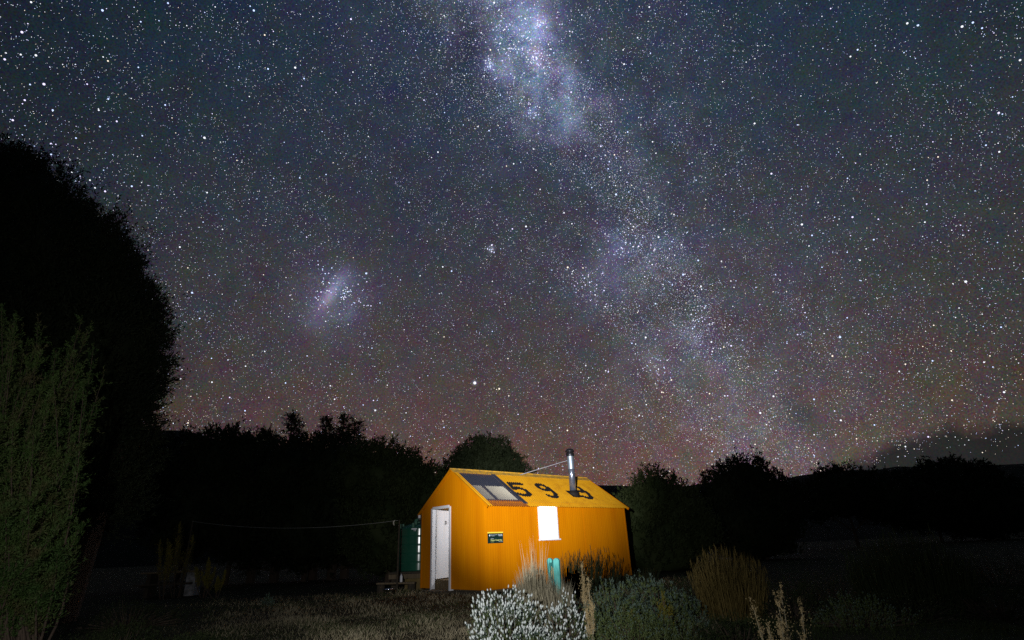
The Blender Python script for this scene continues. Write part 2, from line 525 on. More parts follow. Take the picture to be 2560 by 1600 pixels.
def build_sky():
    rng = np.random.default_rng(42)
    R = 4000.0
    # dome
    nu, nv = 96, 40
    V, F = [], []
    for j in range(nv + 1):
        th = -0.12 + (PI / 2 + 0.12) * j / nv
        for i in range(nu):
            ph = 2 * PI * i / nu
            V.append((R * math.cos(th) * math.sin(ph), R * math.cos(th) * math.cos(ph), R * math.sin(th)))
    for j in range(nv):
        for i in range(nu):
            F.append((j * nu + i, j * nu + (i + 1) % nu, (j + 1) * nu + (i + 1) % nu, (j + 1) * nu + i))
    parts = [(np.array(V), np.array(F), 0)]
    # star directions
    D = sphere_dirs(1500000, rng)
    D = D[(D[:, 2] > 0.02) & (D[:, 1] > 0.05)]
    s, al = D @ MWN, D @ MWA
    k1 = np.sin(D @ np.array([17., 9, 23]) + 2 * np.sin(D @ np.array([11., -19, 7]))) * np.sin(D @ np.array([-13., 21, 5]) + 1.3)
    wgt = 0.20 + 0.75 * np.exp(-(s / 0.13) ** 2) * (0.8 + 0.5 * k1) * np.clip(al, 0.4, 1) + 0.10 * k1
    wgt += 0.25 * np.exp(-((al - 0.55) / 0.25) ** 2) * np.exp(-(s / 0.4) ** 2)
    wgt *= 1 - 0.75 * np.exp(-((s - 0.10) / 0.04) ** 2) * np.clip(0.5 + k1, 0, 1)
    wgt *= np.clip(0.45 + D[:, 2] * 3.0, 0, 1)
    wgt *= np.clip(((D @ ray(1420, 640)) - 0.35) / 0.35, 0.35, 1)
    keep = rng.uniform(size=len(D)) < wgt * 0.95
    eaz = np.arctan2(D[:, 0], D[:, 1])
    keep &= ~((eaz > .42) & (D[:, 2] < .15 * eaz + .004 + .010 * np.sin(eaz * 31 + 1) + rng.normal(size=len(D)) * .012))       # behind the cloud bank
    D = D[keep]
    n = len(D)
    area = 0.026 * rng.uniform(0.0004, 1, n) ** -0.56           # in pixels of the final picture
    area = np.clip(area, 0, 1.6)
    px = 2.5 / FPX * R
    rad = np.sqrt(area / 2.0) * px
    tint = rng.choice(4, n, p=[0.42, 0.33, 0.10, 0.15])
    low = D[:, 2] < 0.28
    tint[low & (rng.uniform(size=n) < 0.35)] = 2
    extra = []
    for x, y, rr, t in [(1187, 957, 2.6, 0), (1095, 380, 1.25, 0), (1281, 572, 1.2, 3), (1510, 726, 1.15, 3), (1340, 425, 1.1, 0), (1195, 316, 1.0, 0),
                        (1172, 300, .7, 0), (1594, 94, 1.0, 0), (1626, 133, .9, 1), (1060, 250, 1.0, 3), (1685, 536, 1.1, 0), (1602, 312, .9, 0),
                        (2035, 998, 1.25, 1), (2248, 928, 1.0, 0), (2186, 1062, 1.0, 1), (1780, 1128, 1.2, 1), (1834, 1103, .9, 0), (1950, 700, .9, 0),
                        (2150, 650, 1.1, 0), (2312, 555, 1.0, 0), (2150, 385, .9, 0), (2268, 58, 1.3, 0), (2295, 63, 1.2, 1), (2405, 66, 1.4, 0),
                        (2432, 56, 1.2, 1), (2455, 70, 1.0, 1), (2550, 150, 1.2, 0), (2126, 141, 1.1, 0), (2144, 124, 1.1, 1), (1646, 922, 1.0, 0),
                        (1660, 918, 1.0, 1), (1598, 1038, 1.1, 0), (1606, 1040, .8, 0), (1648, 826, .9, 0), (1890, 718, .9, 1), (1835, 718, .9, 0),
                        (55, 80, 1.4, 3), (90, 138, 1.3, 0), (110, 210, 1.5, 3), (52, 136, 1.0, 0), (12, 148, 1.2, 3), (32, 300, 1.2, 3), (132, 275, 1.1, 1),
                        (62, 250, 1.1, 3), (78, 5, 1.1, 0), (247, 275, 1.0, 0), (292, 303, 1.1, 3), (250, 316, 1.0, 1), (218, 210, .9, 3), (346, 168, .9, 1),
                        (258, 142, .8, 0), (270, 152, 1.0, 2), (352, 54, .9, 1), (225, 450, 1.0, 0), (263, 478, 1.2, 3), (180, 430, .9, 0), (530, 955, 1.1, 0),
                        (614, 915, 1.0, 0), (714, 957, 1.1, 1), (738, 1030, 1.1, 1), (470, 1057, 1.0, 2), (672, 993, .9, 0), (930, 870, .9, 1), (1110, 1068, 1.0, 1),
                        (1376, 1076, .9, 3), (908, 1012, .9, 1), (1026, 1090, .8, 1), (725, 738, .8, 3), (917, 704, .9, 3), (861, 733, 1.0, 1), (950, 757, .9, 1),
                        (910, 763, .8, 3), (2345, 392, .9, 2), (2510, 980, 1.2, 0), (2380, 1000, 1.0, 2), (2460, 905, 1.0, 0), (1500, 320, .9, 0), (1226, 165, 1.1, 1),
                        (1212, 175, .8, 1), (1222, 150, .8, 1), (1332, 141, 1.2, 0), (1341, 144, 1.3, 0), (1350, 63, 1.1, 1), (1352, 160, .9, 3), (1374, 168, .9, 1)]:
        extra.append((ray(x, y), rr * 0.56 * px, t))
    for x, y, sg, m in [(1228, 622, 6, 12), (1330, 282, 9, 18), (1222, 160, 10, 16), (1340, 142, 16, 40), (1350, 62, 9, 16), (1630, 915, 22, 22), (1660, 620, 26, 24),
                        (1560, 600, 34, 60), (1475, 705, 24, 26), (835, 735, 36, 70), (868, 725, 10, 14), (1740, 820, 22, 26), (1310, 90, 60, 160), (2010, 690, 60, 10)]:
        for _ in range(m):
            extra.append((ray(x + rng.normal() * sg, y + rng.normal() * sg), px * rng.uniform(0.22, 0.55), int(rng.choice([0, 1, 3]))))
    D = np.concatenate([D, np.array([e[0] for e in extra])])
    rad = np.concatenate([rad, np.array([e[1] for e in extra])])
    tint = np.concatenate([tint, np.array([e[2] for e in extra])])
    n = len(D)
    t1 = unit(np.cross(D, np.array([0.2, 0.1, 1.0])))
    t2 = np.cross(D, t1)
    C = D * (R * 0.975)
    ang = rng.uniform(0, 2 * PI, n)[:, None]
    a1 = (t1 * np.cos(ang) + t2 * np.sin(ang)) * rad[:, None]
    a2 = (-t1 * np.sin(ang) + t2 * np.cos(ang)) * rad[:, None]
    # six-cornered discs, as two quads
    h = math.sqrt(3) / 2
    P = [C + a1, C + a1 * .5 + a2 * h, C - a1 * .5 + a2 * h, C - a1, C - a1 * .5 - a2 * h, C + a1 * .5 - a2 * h]
    V = np.stack(P, 1).reshape(-1, 3)
    i = np.arange(n)[:, None] * 6
    for t in range(4):
        sel = i[tint == t]
        F = np.concatenate([sel + np.array([[0, 1, 2, 3]]), sel + np.array([[0, 3, 4, 5]])])
        parts.append((V if t == 0 else np.zeros((0, 3)), F if t == 0 else F, t + 1))
    # all stars share the vertex block that came with the first tint
    Vd, nd = parts[0][0], len(parts[0][0])
    VV = np.concatenate([Vd, V])
    FF = np.concatenate([parts[0][1]] + [p[1] + nd for p in parts[1:]])
    MM = np.concatenate([np.full(len(p[1]), p[2]) for p in parts])
    o = big_mesh('sky', VV, FF, [SKY] + STAR_M, mi=MM)
    o['kind'] = 'structure'
    o['label'] = 'starry night sky with the pale band of the galaxy'
    print('stars', n)


build_sky()


# ------------------------------------------------------------------ ground and hills
def ground_z(x, y):
    return 0.035 * math.sin(x * 0.9 + 1) * math.sin(y * 0.7) + 0.02 * math.sin(x * 2.3 + y * 1.7)


def build_ground():
    rs = [0, 1.5] + list(np.linspace(2.5, 26, 48)) + [30, 36, 45, 60, 90, 150, 300, 700, 1500, 3600]
    n = 120
    V, F = [], []
    for r in rs:
        for k in range(n):
            a = 2 * PI * k / n
            x, y = r * math.sin(a), r * math.cos(a)
            V.append((x, y, ground_z(x, y) if r < 28 else 0.0))
    for j in range(len(rs) - 1):
        for k in range(n):
            F.append((j * n + k, j * n + (k + 1) % n, (j + 1) * n + (k + 1) % n, (j + 1) * n + k))
    soil = pm('soil_and_thatch', (0.025, 0.023, 0.013), (0.07, 0.06, 0.035), 3, 0.95, 0.8, 30, spec=0.1, c3=(0.045, 0.055, 0.02), scale3=0.9)
    o = big_mesh('ground', np.array(V), np.array(F), soil, smooth=True)
    o['kind'] = 'structure'
    o['label'] = 'grassy ground of the clearing'


build_ground()


def hill(name, label, pts, Y, depth):
    """a ridge whose crest runs through those photo points at distance Y, with slopes in front and behind"""
    mat = pm(name + '_scrub', (0.006, 0.008, 0.005), (0.012, 0.015, 0.008), 0.05, 0.9, spec=0.1)
    xs = np.array([p[0] for p in pts], float)
    ys = np.array([p[1] for p in pts], float)
    X = np.linspace(xs[0], xs[-1], 90)
    Yp = np.interp(X, xs, ys)
    rows = []
    prof = [(-depth, 0.0), (-depth * .7, .22), (-depth * .4, .55), (-depth * .15, .88), (0, 1), (depth * .3, .8), (depth, 0)]
    V, F = [], []
    for dy, h in prof:
        for x, y in zip(X, Yp):
            c = at(x, y, Y)
            jit = 1 + 0.015 * math.sin(x * .05) + 0.012 * math.sin(x * 0.13 + 1)
            V.append((c[0] * (Y + dy) / Y, Y + dy, max(-0.5, c[2] * h * (jit if 0 < h < 1 else 1)) - (0.6 if h == 0 else 0)))
    n = len(X)
    for j in range(len(prof) - 1):
        for k in range(n - 1):
            F.append((j * n + k, j * n + k + 1, (j + 1) * n + k + 1, (j + 1) * n + k))
    o = big_mesh(name, np.array(V), np.array(F), mat, smooth=True)
    o['kind'] = 'structure'
    o['label'] = label


hill('hill', 'dark hill behind the trees on the west side', [(-500, 1090), (0, 1085), (380, 1076), (450, 1076), (500, 1084), (560, 1110), (700, 1150), (900, 1190), (1100, 1220)], 420, 160)
hill('hill', 'low distant hill beyond the hut', [(1000, 1260), (1250, 1232), (1400, 1222), (1500, 1213), (1560, 1214), (1640, 1222), (1740, 1212), (1800, 1200), (1900, 1205), (2000, 1215), (2200, 1230)], 300, 110)
hill('hill', 'long dark ridge rising to the east', [(1850, 1230), (1950, 1204), (1990, 1190), (2060, 1181), (2120, 1175), (2190, 1175), (2240, 1166), (2320, 1168), (2400, 1170), (2480, 1163), (2560, 1159), (2800, 1145), (3100, 1130)], 150, 70)


# ------------------------------------------------------------------ the hut
HW, HL, HE, HR, HO, HG = 2.838, 5.509, 1.870, 2.926, 0.160, 0.025
hut = thing('hut', 'small orange corrugated iron hut with black 599 on its yellow roof', 'hut', (-2.790, 16.170, 0.12), -0.83793)
PITCHR = math.atan2(HR - HE, HW / 2 + HO)
SLEN = math.hypot(HR - HE, HW / 2 + HO)
CORR = 0.0765


def roof_pt(side, y, v, off=0.0):
    """side +1: the slope above the long window wall; v metres down from the ridge, off metres out"""
    c, s = math.cos(PITCHR), math.sin(PITCHR)
    return (HW / 2 + side * (v * c + off * s), y, HR - v * s + off * c)


def wave(y, amp=0.009):
    return amp * math.cos(2 * PI * y / CORR)


def corr_wall(mb, p0, ud, length, top, holes, amp=0.0006):
    nrm = (ud[1], -ud[0])
    n = int(round(length / (CORR / 6)))
    edges = sorted({0.0, length} | {h for q in holes for h in q[:2]} | {length * k / n for k in range(n + 1)})
    for a, b in zip(edges[:-1], edges[1:]):
        if b - a < 1e-6:
            continue
        m = (a + b) / 2
        spans = [(0.0, None)]
        for h0, h1, z0, z1 in holes:
            if h0 < m < h1:
                spans = ([(0.0, z0)] if z0 > 0 else []) + [(z1, None)]
        for z0, z1 in spans:
            vs = []
            for u in (a, b):
                o = wave(u, amp)
                x, y = p0[0] + ud[0] * u + nrm[0] * o, p0[1] + ud[1] * u + nrm[1] * o
                vs += [(x, y, z0), (x, y, top(u) if z1 is None else z1)]
            mb.add(vs, [(0, 2, 3, 1)])


D0, D1, DH = 0.500, 1.420, 1.965
WY0, WY1, WZ0, WZ1 = 1.815, 2.525, 1.065, 1.930
slope = (HR - HE) / (HW / 2 + HO)
gtop = lambda u: HE + HO * slope + 0.004 + slope * min(u, HW - u)
etop = lambda u: HE + HO * slope + 0.004
mb = MB()
corr_wall(mb, (0, 0), (1, 0), HW, gtop, [(D0 + .03, D1 - .03, -0.01, DH)])
corr_wall(mb, (HW, 0), (0, 1), HL, etop, [(WY0, WY1, WZ0, WZ1)])
corr_wall(mb, (HW, HL), (-1, 0), HW, gtop, [])
corr_wall(mb, (0, HL), (0, -1), HL, etop, [])
wall = mb.build('wall', ORANGE, hut)
mb = MB()                                           # corner flashings and the sheet lap on the long wall
mb.box((HW + .004, 0.018, 0.985), (.012, .06, 1.97)).box((HW - .022, -.006, 0.985), (.05, .010, 1.97))
mb.build('corner_flashing', ORANGE, hut)
MB().box((.022, -.006, 0.985), (.05, .010, 1.97)).build('corner_flashing', ORANGE, hut)
MB().box((HW + .004, HL - .018, 0.985), (.012, .05, 1.97)).build('corner_flashing', ORANGE, hut)
mb = MB()
mb.box((HW + .0042, 3.62, .98), (.004, .03, 1.955))
mb.build('sheet_lap', ORANGE, hut)
# floor, lining and bearers
mb = MB()
mb.box((HW / 2, HL / 2 + .05, .075), (HW - .12, HL - .16, .23))
mb.build('floor', FLOORW, hut)
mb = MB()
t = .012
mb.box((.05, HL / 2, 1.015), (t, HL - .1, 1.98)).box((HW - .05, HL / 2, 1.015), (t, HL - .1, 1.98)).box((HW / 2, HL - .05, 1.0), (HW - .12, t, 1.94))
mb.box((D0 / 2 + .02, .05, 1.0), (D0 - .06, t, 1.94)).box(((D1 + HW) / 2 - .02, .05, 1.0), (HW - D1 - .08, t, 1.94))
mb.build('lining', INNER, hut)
mb = MB()
for y in (0.06, 1.9, 3.7, HL - .06):
    mb.box((HW / 2, y, -.085), (HW - .05, .1, .1))
for x in (.06, HW - .06):
    mb.box((x, HL / 2, -.05), (.08, HL - .04, .028))
mb.build('bearer', DARKT, hut)
# roof
SKY0, SKY1, SKV0, SKV1 = 0.135, 1.285, 0.225, 1.585
STR1 = 1.36
mb = MB()
n = int(round((HL + 2 * HG) / (CORR / 8)))
ys = [-HG + (HL + 2 * HG) * k / n for k in range(n + 1)]
for side in (1, -1):
    for a, b in zip(ys[:-1], ys[1:]):
        m = (a + b) / 2
        spans = [(0.02, SLEN)]
        if side > 0 and SKY0 < m < SKY1:
            spans = [(0.02, SKV0)]
        elif side > 0 and SKY1 <= m < STR1:
            spans = [(0.02, SKV1)]
        for v0, v1 in spans:
            vv = np.linspace(v0, v1, 6)
            for p, q in zip(vv[:-1], vv[1:]):
                mb.add([roof_pt(side, y, v, wave(y)) for y in (a, b) for v in (p, q)], [(0, 2, 3, 1)])
roof = mb.build('roof', ROOF_Y, hut, smooth=True)
mb = MB()
for a, b in zip(ys[:-1], ys[1:]):
    m = (a + b) / 2
    if SKY0 < m < STR1:
        mb.add([roof_pt(1, y, v, wave(y) + .001) for y in (a, b) for v in (SKV1 - .005, SLEN)], [(0, 2, 3, 1)])
mb.build('rusty_eave_strip', RUST, hut, smooth=True)
mb = MB()
for side in (1, -1):
    vs = []
    for y in (-HG - .01, HL + HG + .01):
        vs += [roof_pt(side, y, -.004, .022), roof_pt(side, y, .17, .014), roof_pt(side, y, .17, .009), roof_pt(side, y, -.004, .017)]
    mb.add(vs, [(0, 4, 5, 1), (1, 5, 6, 2), (3, 2, 6, 7), (0, 1, 2, 3), (4, 7, 6, 5)])
mb.tube([(HW / 2, -HG - .01, HR + .02), (HW / 2, HL + HG + .01, HR + .02)], .022, 8)
mb.build('ridge_cap', RIDGE_Y, hut)
mb = MB()
for side in (1, -1):
    for y, yy in ((-HG, -1), (HL + HG, 1)):
        mb = MB()
        a = [Vector(roof_pt(side, y + yy * d, v, o)) for v in (0.0, SLEN + .01) for d, o in ((-.006, .013), (.012, .013), (.012, -.055), (-.006, -.055))]
        mb.add(a, [(0, 1, 5, 4), (1, 2, 6, 5), (2, 3, 7, 6), (3, 0, 4, 7), (0, 3, 2, 1), (4, 5, 6, 7)])
        mb.build('barge_flashing', ORANGE, hut)
# black digits painted on the roof sheets: a skin 2 mm over the corrugations
FIVE = [(2.05, .645), (1.60, .645), (1.55, .96), (1.65, .905), (1.77, .895), (1.89, .96), (1.945, 1.09), (1.91, 1.22), (1.79, 1.305), (1.63, 1.305), (1.48, 1.235)]
NINE = [(2.975, .80), (2.95, .70), (2.86, .63), (2.74, .625), (2.64, .69), (2.62, .80), (2.66, .90), (2.76, .96), (2.87, .945), (2.95, .88), (2.975, .80), (3.00, .95),
        (2.99, 1.13), (2.93, 1.28), (2.82, 1.355), (2.70, 1.345), (2.60, 1.27)]


def digit(poly, dy, name, hw=.080):
    P = np.array(poly) + np.array([dy, 0])
    y0, y1, v0, v1 = P[:, 0].min() - .08, P[:, 0].max() + .08, P[:, 1].min() - .08, P[:, 1].max() + .08
    k0, k1 = int(y0 / (CORR / 8)), int(y1 / (CORR / 8)) + 1
    nv = int((v1 - v0) / .012)
    mb = MB()
    A, B = P[:-1], P[1:]
    for k in range(k0, k1):
        ya, yb = k * CORR / 8, (k + 1) * CORR / 8
        for j in range(nv):
            va, vb = v0 + j * .012, v0 + (j + 1) * .012
            c = np.array([(ya + yb) / 2, (va + vb) / 2])
            # paint bleeds a little along the valleys
            t = np.clip(((c - A) * (B - A)).sum(1) / ((B - A) ** 2).sum(1), 0, 1)
            d = np.linalg.norm(c - (A + (B - A) * t[:, None]), axis=1).min()
            if d < hw + .010 * math.cos(2 * PI * c[0] / CORR):
                mb.add([roof_pt(1, y, v, wave(y) + .003) for y in (ya, yb) for v in (va, vb)], [(0, 2, 3, 1)])
    return mb.build(name, BLACKP, roof)


digit(FIVE, 0, 'painted_digit')
digit(NINE, 0, 'painted_digit')
digit(NINE, 1.50, 'painted_digit')
# clear skylight sheets
m_, nt_, out_ = new_mat('clear_sheet')
tr = nt_.nodes.new('ShaderNodeBsdfTranslucent')
tr.inputs[0].default_value = (0.66, 0.58, 0.42, 1)
df = nt_.nodes.new('ShaderNodeBsdfPrincipled')
df.inputs['Base Color'].default_value = (0.06, 0.07, 0.11, 1)
df.inputs['Roughness'].default_value = 0.35
ms = nt_.nodes.new('ShaderNodeMixShader')
ms.inputs[0].default_value = 0.56
nt_.links.new(tr.outputs[0], ms.inputs[1])
nt_.links.new(df.outputs[0], ms.inputs[2])
nt_.links.new(ms.outputs[0], out_.inputs[0])
CLEAR = m_
sk = MB()
n = int(round((SKY1 - SKY0) / (CORR / 8)))
yk = [SKY0 + (SKY1 - SKY0) * k / n for k in range(n + 1)]
for va, vb, o in ((SKV0 - .06, .87, .002), (.83, SKV1 + .05, .0045)):
    for a, b in zip(yk[:-1], yk[1:]):
        sk.add([roof_pt(1, y, v, wave(y) + o) for y in (a, b) for v in (va, vb)], [(0, 2, 3, 1)])
skl = sk.build('skylight', CLEAR, hut, smooth=True)
mb = MB()
c, s = math.cos(PITCHR), math.sin(PITCHR)
for y in (.14, .56, 1.27):                            # rafters and a purlin under the clear sheets
    for v in (.9,):
        mb.box(roof_pt(1, y, v, -.040), (1.72, .075, .045), ry=PITCHR)
mb.box(roof_pt(1, .72, .83, -.035), (.07, 1.1, .045), ry=PITCHR)
mb.box(roof_pt(1, .72, 1.62, -.035), (.07, 1.1, .045), ry=PITCHR)
mb.build('rafter', DARKT, hut)
MB().box(roof_pt(1, .72, .50, -.075), (.66, 1.12, .012), ry=PITCHR).build('skylight_shade_board', INNER, hut)  # board added to keep lamp light off the upper skylight sheets
mb = MB()
mb.box(roof_pt(1, 1.335, .97, .013), (1.62, .11, .006), ry=PITCHR)
mb.box(roof_pt(1, 1.395, .97, .018), (1.62, .014, .016), ry=PITCHR).box(roof_pt(1, 1.28, .97, .018), (1.62, .014, .016), ry=PITCHR)
mb.build('skylight_flashing', pm('blue_grey_flashing', (0.05, 0.055, 0.08), (0.11, 0.12, 0.17), 7, 0.4, metal=0.5), hut)
# flue
FX, FY = 2.350, 3.790
fz = HR - (FX - HW / 2) * slope
ch = MB()
ch.tube([(FX, FY, fz + .05), (FX, FY, fz + 1.16)], .098, 24)
chim = ch.build('flue_pipe', STEEL, hut, smooth=False)
for p in chim.data.polygons:
    p.use_smooth = len(p.vertices) == 4
mb = MB().tube([(FX, FY, fz + .72), (FX, FY, fz + 1.165)], .103, 24, cap=False)
up_ = mb.build('upper_sleeve', pm('dull_steel', (0.40, 0.50, 0.62), (0.52, 0.62, 0.74), 6, 0.5, metal=0.85), chim, smooth=True)
mb = MB().lathe([(.098, 1.10), (.122, 1.112), (.122, 1.205), (.088, 1.215), (.088, 1.235), (.136, 1.24), (.140, 1.26), (.110, 1.305), (.060, 1.335), (0.001, 1.345)], (FX, FY, fz), 24)
mb.build('cowl', DARKSTEEL, chim, smooth=True)
mb = MB().lathe([(.19, -.12), (.175, .02), (.13, .085), (.102, .095)], (FX, FY, fz), 20)
vf = math.hypot(FX - HW / 2, HR - fz)
mb.box(roof_pt(1, FY, vf + .03, .016), (.36, .40, .012), ry=PITCHR)
mb.build('flashing', BLACKP, chim, smooth=False)
mb = MB()
r0 = Vector(roof_pt(1, 2.49, .075, .02))
mb.tube([r0, (FX - .09, FY - .04, fz + .99)], .011, 6)
mb.box(tuple(r0), (.06, .06, .02))
mb.build('stay_rod', GALV, hut)
# window
win = MB()
win.box((HW + .012, WY0 + .02, (WZ0 + WZ1) / 2), (.03, .05, WZ1 - WZ0)).box((HW + .012, WY1 - .02, (WZ0 + WZ1) / 2), (.03, .05, WZ1 - WZ0))
win.box((HW + .012, (WY0 + WY1) / 2, WZ1 - .01), (.028, WY1 - WY0 - .09, .02))
wf = win.build('window_frame', WHITEP, hut)
mb = MB().box((HW + .014, (WY0 + WY1) / 2, (WZ0 + WZ1) / 2 - .005), (.008, WY1 - WY0 - .082, WZ1 - WZ0 - .012))
mb.build('pane', glow('lit_window', (1.0, 0.985, 0.96), 3.2), wf)
mb = MB().box((HW + .03, (WY0 + WY1) / 2 + .005, WZ0 - .012), (.085, WY1 - WY0 + .05, .034))
mb.build('sill', WHITEP, wf)
# door frame, door
df_ = MB()
df_.box((D0 + .035, .03, .97), (.07, .11, 2.02)).box((D1 - .035, .03, .97), (.07, .11, 2.02)).box(((D0 + D1) / 2, .03, DH + .017), (D1 - D0 - .142, .11, .07))
dfr = df_.build('door_frame', WHITEP, hut, bevel=.004)
mb = MB().box(((D0 + D1) / 2, .04, -.045), (D1 - D0 - .142, .14, .05))
mb.build('threshold', TIMBER, dfr)
th = math.radians(117)
hx, hy = D0 + .075, .10
dl = .76
cx, cy = hx + math.cos(th) * dl / 2, hy + math.sin(th) * dl / 2
mb = MB().box((cx, cy, 1.08), (dl, .038, 1.73), rz=th)
door = mb.build('door', DOORP, hut, bevel=.003)
ex, ey = hx + math.cos(th) * dl * .62, hy + math.sin(th) * dl * .62
nx, ny = math.sin(th), -math.cos(th)
mb = MB().box((ex + nx * .024, ey + ny * .024, 1.62), (.03, .012, .10), rz=th).tube([(ex + nx * .03, ey + ny * .03, 1.66), (ex + nx * .07, ey + ny * .07, 1.65), (ex + nx * .07, ey + ny * .07, 1.59), (ex + nx * .03, ey + ny * .03, 1.58)], .008, 6)
mb.build('handle', DARKSTEEL, door)
mb = MB().box(((D0 + D1) / 2, -.16, -.07), (.85, .26, .07))
mb.build('doorstep', DARKT, hut)
# gutter end and downpipe at the west eave
mb = MB()
mb.tube([(-HO - .035, -.02, HE - .03), (-HO - .035, HL, HE - .05)], .05, 12)
mb.tube([(-HO - .03, .06, HE - .06), (-HO - .03, .06, HE - .14), (-.06, .07, HE - .34), (-.055, .07, HE - .62)], .032, 10)
mb.build('gutter', pm('dark_gutter', (.03, .03, .035), (.05, .05, .055), 5, .4), hut)
mb = MB().tube([(-HO + .05, -.015, HE - .015), (-HO + .05, -.015, HE - .095)], .036, 12)
mb.build('outlet_cap', WHITEP, hut)
# a white lantern burns inside, hung from the roof between door and window
ll = bpy.data.lights.new('lantern', 'POINT')
ll.energy, ll.color, ll.shadow_soft_size = 66, (0.93, 0.97, 1.0), 0.06
lo = bpy.data.objects.new('lantern', ll)
COL.objects.link(lo)
lo.parent = hut
lo.location = (1.85, 1.45, 1.62)


# ------------------------------------------------------------------ sign on the hut wall
def text(name, body, size, loc, rot, mat, parent, ax='LEFT', bold=0.0):
    cu = bpy.data.curves.new(name, 'FONT')
    cu.body, cu.size, cu.align_x, cu.extrude, cu.offset = body, size, ax, 0.0008, bold
    o = bpy.data.objects.new(name + '_curve', cu)
    COL.objects.link(o)
    bpy.context.view_layer.update()
    me = bpy.data.meshes.new_from_object(o.evaluated_get(bpy.context.evaluated_depsgraph_get()))
    bpy.data.objects.remove(o)
    t = link(name, me, mat, parent)
    t.location, t.rotation_euler = loc, rot
    return t


hm = Matrix.Translation((-2.790, 16.170, 0.12)) @ Matrix.Rotation(-0.83793, 4, 'Z')
SY0, SY1, SZ0, SZ1 = .078, .562, 1.015, 1.272
sign = thing('hut_sign', 'dark green name board with a yellow top edge on the orange wall', 'sign', tuple(hm @ Vector((HW + .012, (SY0 + SY1) / 2, SZ0))), -0.83793)
wS, hS = SY1 - SY0, SZ1 - SZ0
mb = MB().box((0, 0, (hS - .032) / 2), (.014, wS, hS - .032))
mb.build('board', pm('sign_green', (.006, .022, .020), (.010, .030, .028), 6, .35, spec=.15), sign, bevel=.003)
YEL = pm('sign_yellow', (.80, .66, .06), (.86, .72, .08), 6, .5)
MINT = pm('sign_lime', (.55, .62, .22), (.62, .68, .28), 6, .5)
mb = MB().box((0.0005, 0, hS - .014), (.015, wS, .030))
mb.build('top_strip', YEL, sign)
rt = (PI / 2, 0, PI / 2)
x = .0082
SW = pm('sign_white', (.62, .72, .85), (.70, .80, .92), 6, .5)
mb = MB()
pts = [(-.018, .016), (.018, .016), (.018, -.008), (.010, -.020), (0, -.027), (-.010, -.020), (-.018, -.008)]
mb.add([(x + .0004, -wS / 2 + .055 + a, hS - .075 + b) for a, b in pts], [tuple(range(7))])
mb.build('emblem', SW, sign)
text('lettering', 'Department of Conservation', .0185, (x, -wS / 2 + .088, hS - .070), rt, SW, sign)
text('lettering', 'Te Papa Atawhai', .0185, (x, -wS / 2 + .088, hS - .092), rt, SW, sign)
text('lettering', 'New Zealand', .024, (x, wS / 2 - .025, hS - .070), rt, SW, sign, 'RIGHT', .0006)
text('lettering', 'Government', .024, (x, wS / 2 - .025, hS - .094), rt, SW, sign, 'RIGHT', .0006)
text('lettering', 'Welcome to', .020, (x, -wS / 2 + .085, .098), rt, SW, sign)
text('lettering', 'Peters Creek Hut', .050, (x, -wS / 2 + .085, .055), rt, MINT, sign, 'LEFT', .001)
text('lettering', 'Forest Park', .020, (x, -wS / 2 + .085, .028), rt, MINT, sign)
text('lettering', 'Toitu te whenua', .018, (x, wS / 2 - .02, .034), rt, SW, sign, 'RIGHT')

# ------------------------------------------------------------------ water tank and what stands by it
tk = at(1043, 1427, 17.6)
TZ = float(tk[2])
TR, TH = .62, 1.19
tank = thing('water_tank', 'round green plastic water tank on a timber stand behind the hut', 'tank', (tk[0], 17.9, TZ))
prof = [(0.001, 0), (TR - .02, 0)]
for k in range(5):
    z0, z1 = TH * k / 5, TH * (k + 1) / 5
    prof += [(TR - .009, z0 + .006), (TR, z0 + .028), (TR, z0 + .03), (TR, z1 - .03), (TR, z1 - .028), (TR - .009, z1 - .006)]
prof += [(TR - .03, TH + .02), (TR * .8, TH + .085), (TR * .5, TH + .14), (TR * .28, TH + .155), (0.001, TH + .16)]
MB().lathe(prof, n=40).build('body', TANKG, tank, smooth=True)
for k in range(6):
    a = math.radians(-160 + 60 * k)
    MB().box((math.cos(a) * (TR - .07), math.sin(a) * (TR - .07), TH + .07), (.12, .07, .13), rz=a).build('lug', TANKL, tank, bevel=.01)
MB().lathe([(.20, .15), (.20, .20), (.17, .215), (.001, .22)], (0, 0, TH), 24).build('lid', TANKL, tank, smooth=True)
mb = MB().tube([(-.05, -TR * .72, TH + .03), (-.05, -TR * .72, TH + .20), (.04, -TR * .3, TH + .26)], .05, 10)
mb.build('inlet_pipe', TANKL, tank, smooth=True)
mb = MB().box((-.06, -TR - .012, TH - .035), (.16, .02, .035)).box((-.02, -TR - .014, TH - .07), (.015, .012, .06)).box((-.06, -TR - .014, TH - .07), (.015, .012, .06))
mb.build('bracket', WHITEP, tank)
stand = thing('tank_stand', 'low dark timber platform holding up the green water tank', 'platform', (tk[0], 17.9, 0))
mb = MB()
for k in range(7):
    mb.box((0, -.66 + .22 * k, TZ - .025), (1.5, .20, .045))
mb.build('deck', DARKT, stand)
for sx in (-.62, .62):
    for sy in (-.55, .55):
        MB().box((sx, sy, (TZ - .05) / 2), (.13, .13, TZ - .05)).build('leg', DARKT, stand)
mb = MB().box((0, -.70, TZ - .12), (1.5, .04, .12))
mb.build('front_rail', TIMBER, stand)
c = at(1045, 1452, 16.9)
b_ = thing('firewood_box', 'rough brown timber box on the ground below the water tank', 'box', (c[0] - .05, 16.85, 0))
mb = MB().box((0, 0, .17), (.62, .03, .32)).box((-.30, .22, .17), (.03, .42, .32)).box((.30, .22, .17), (.03, .42, .32)).box((0, .44, .17), (.62, .03, .32)).box((0, .22, .03), (.58, .42, .03))
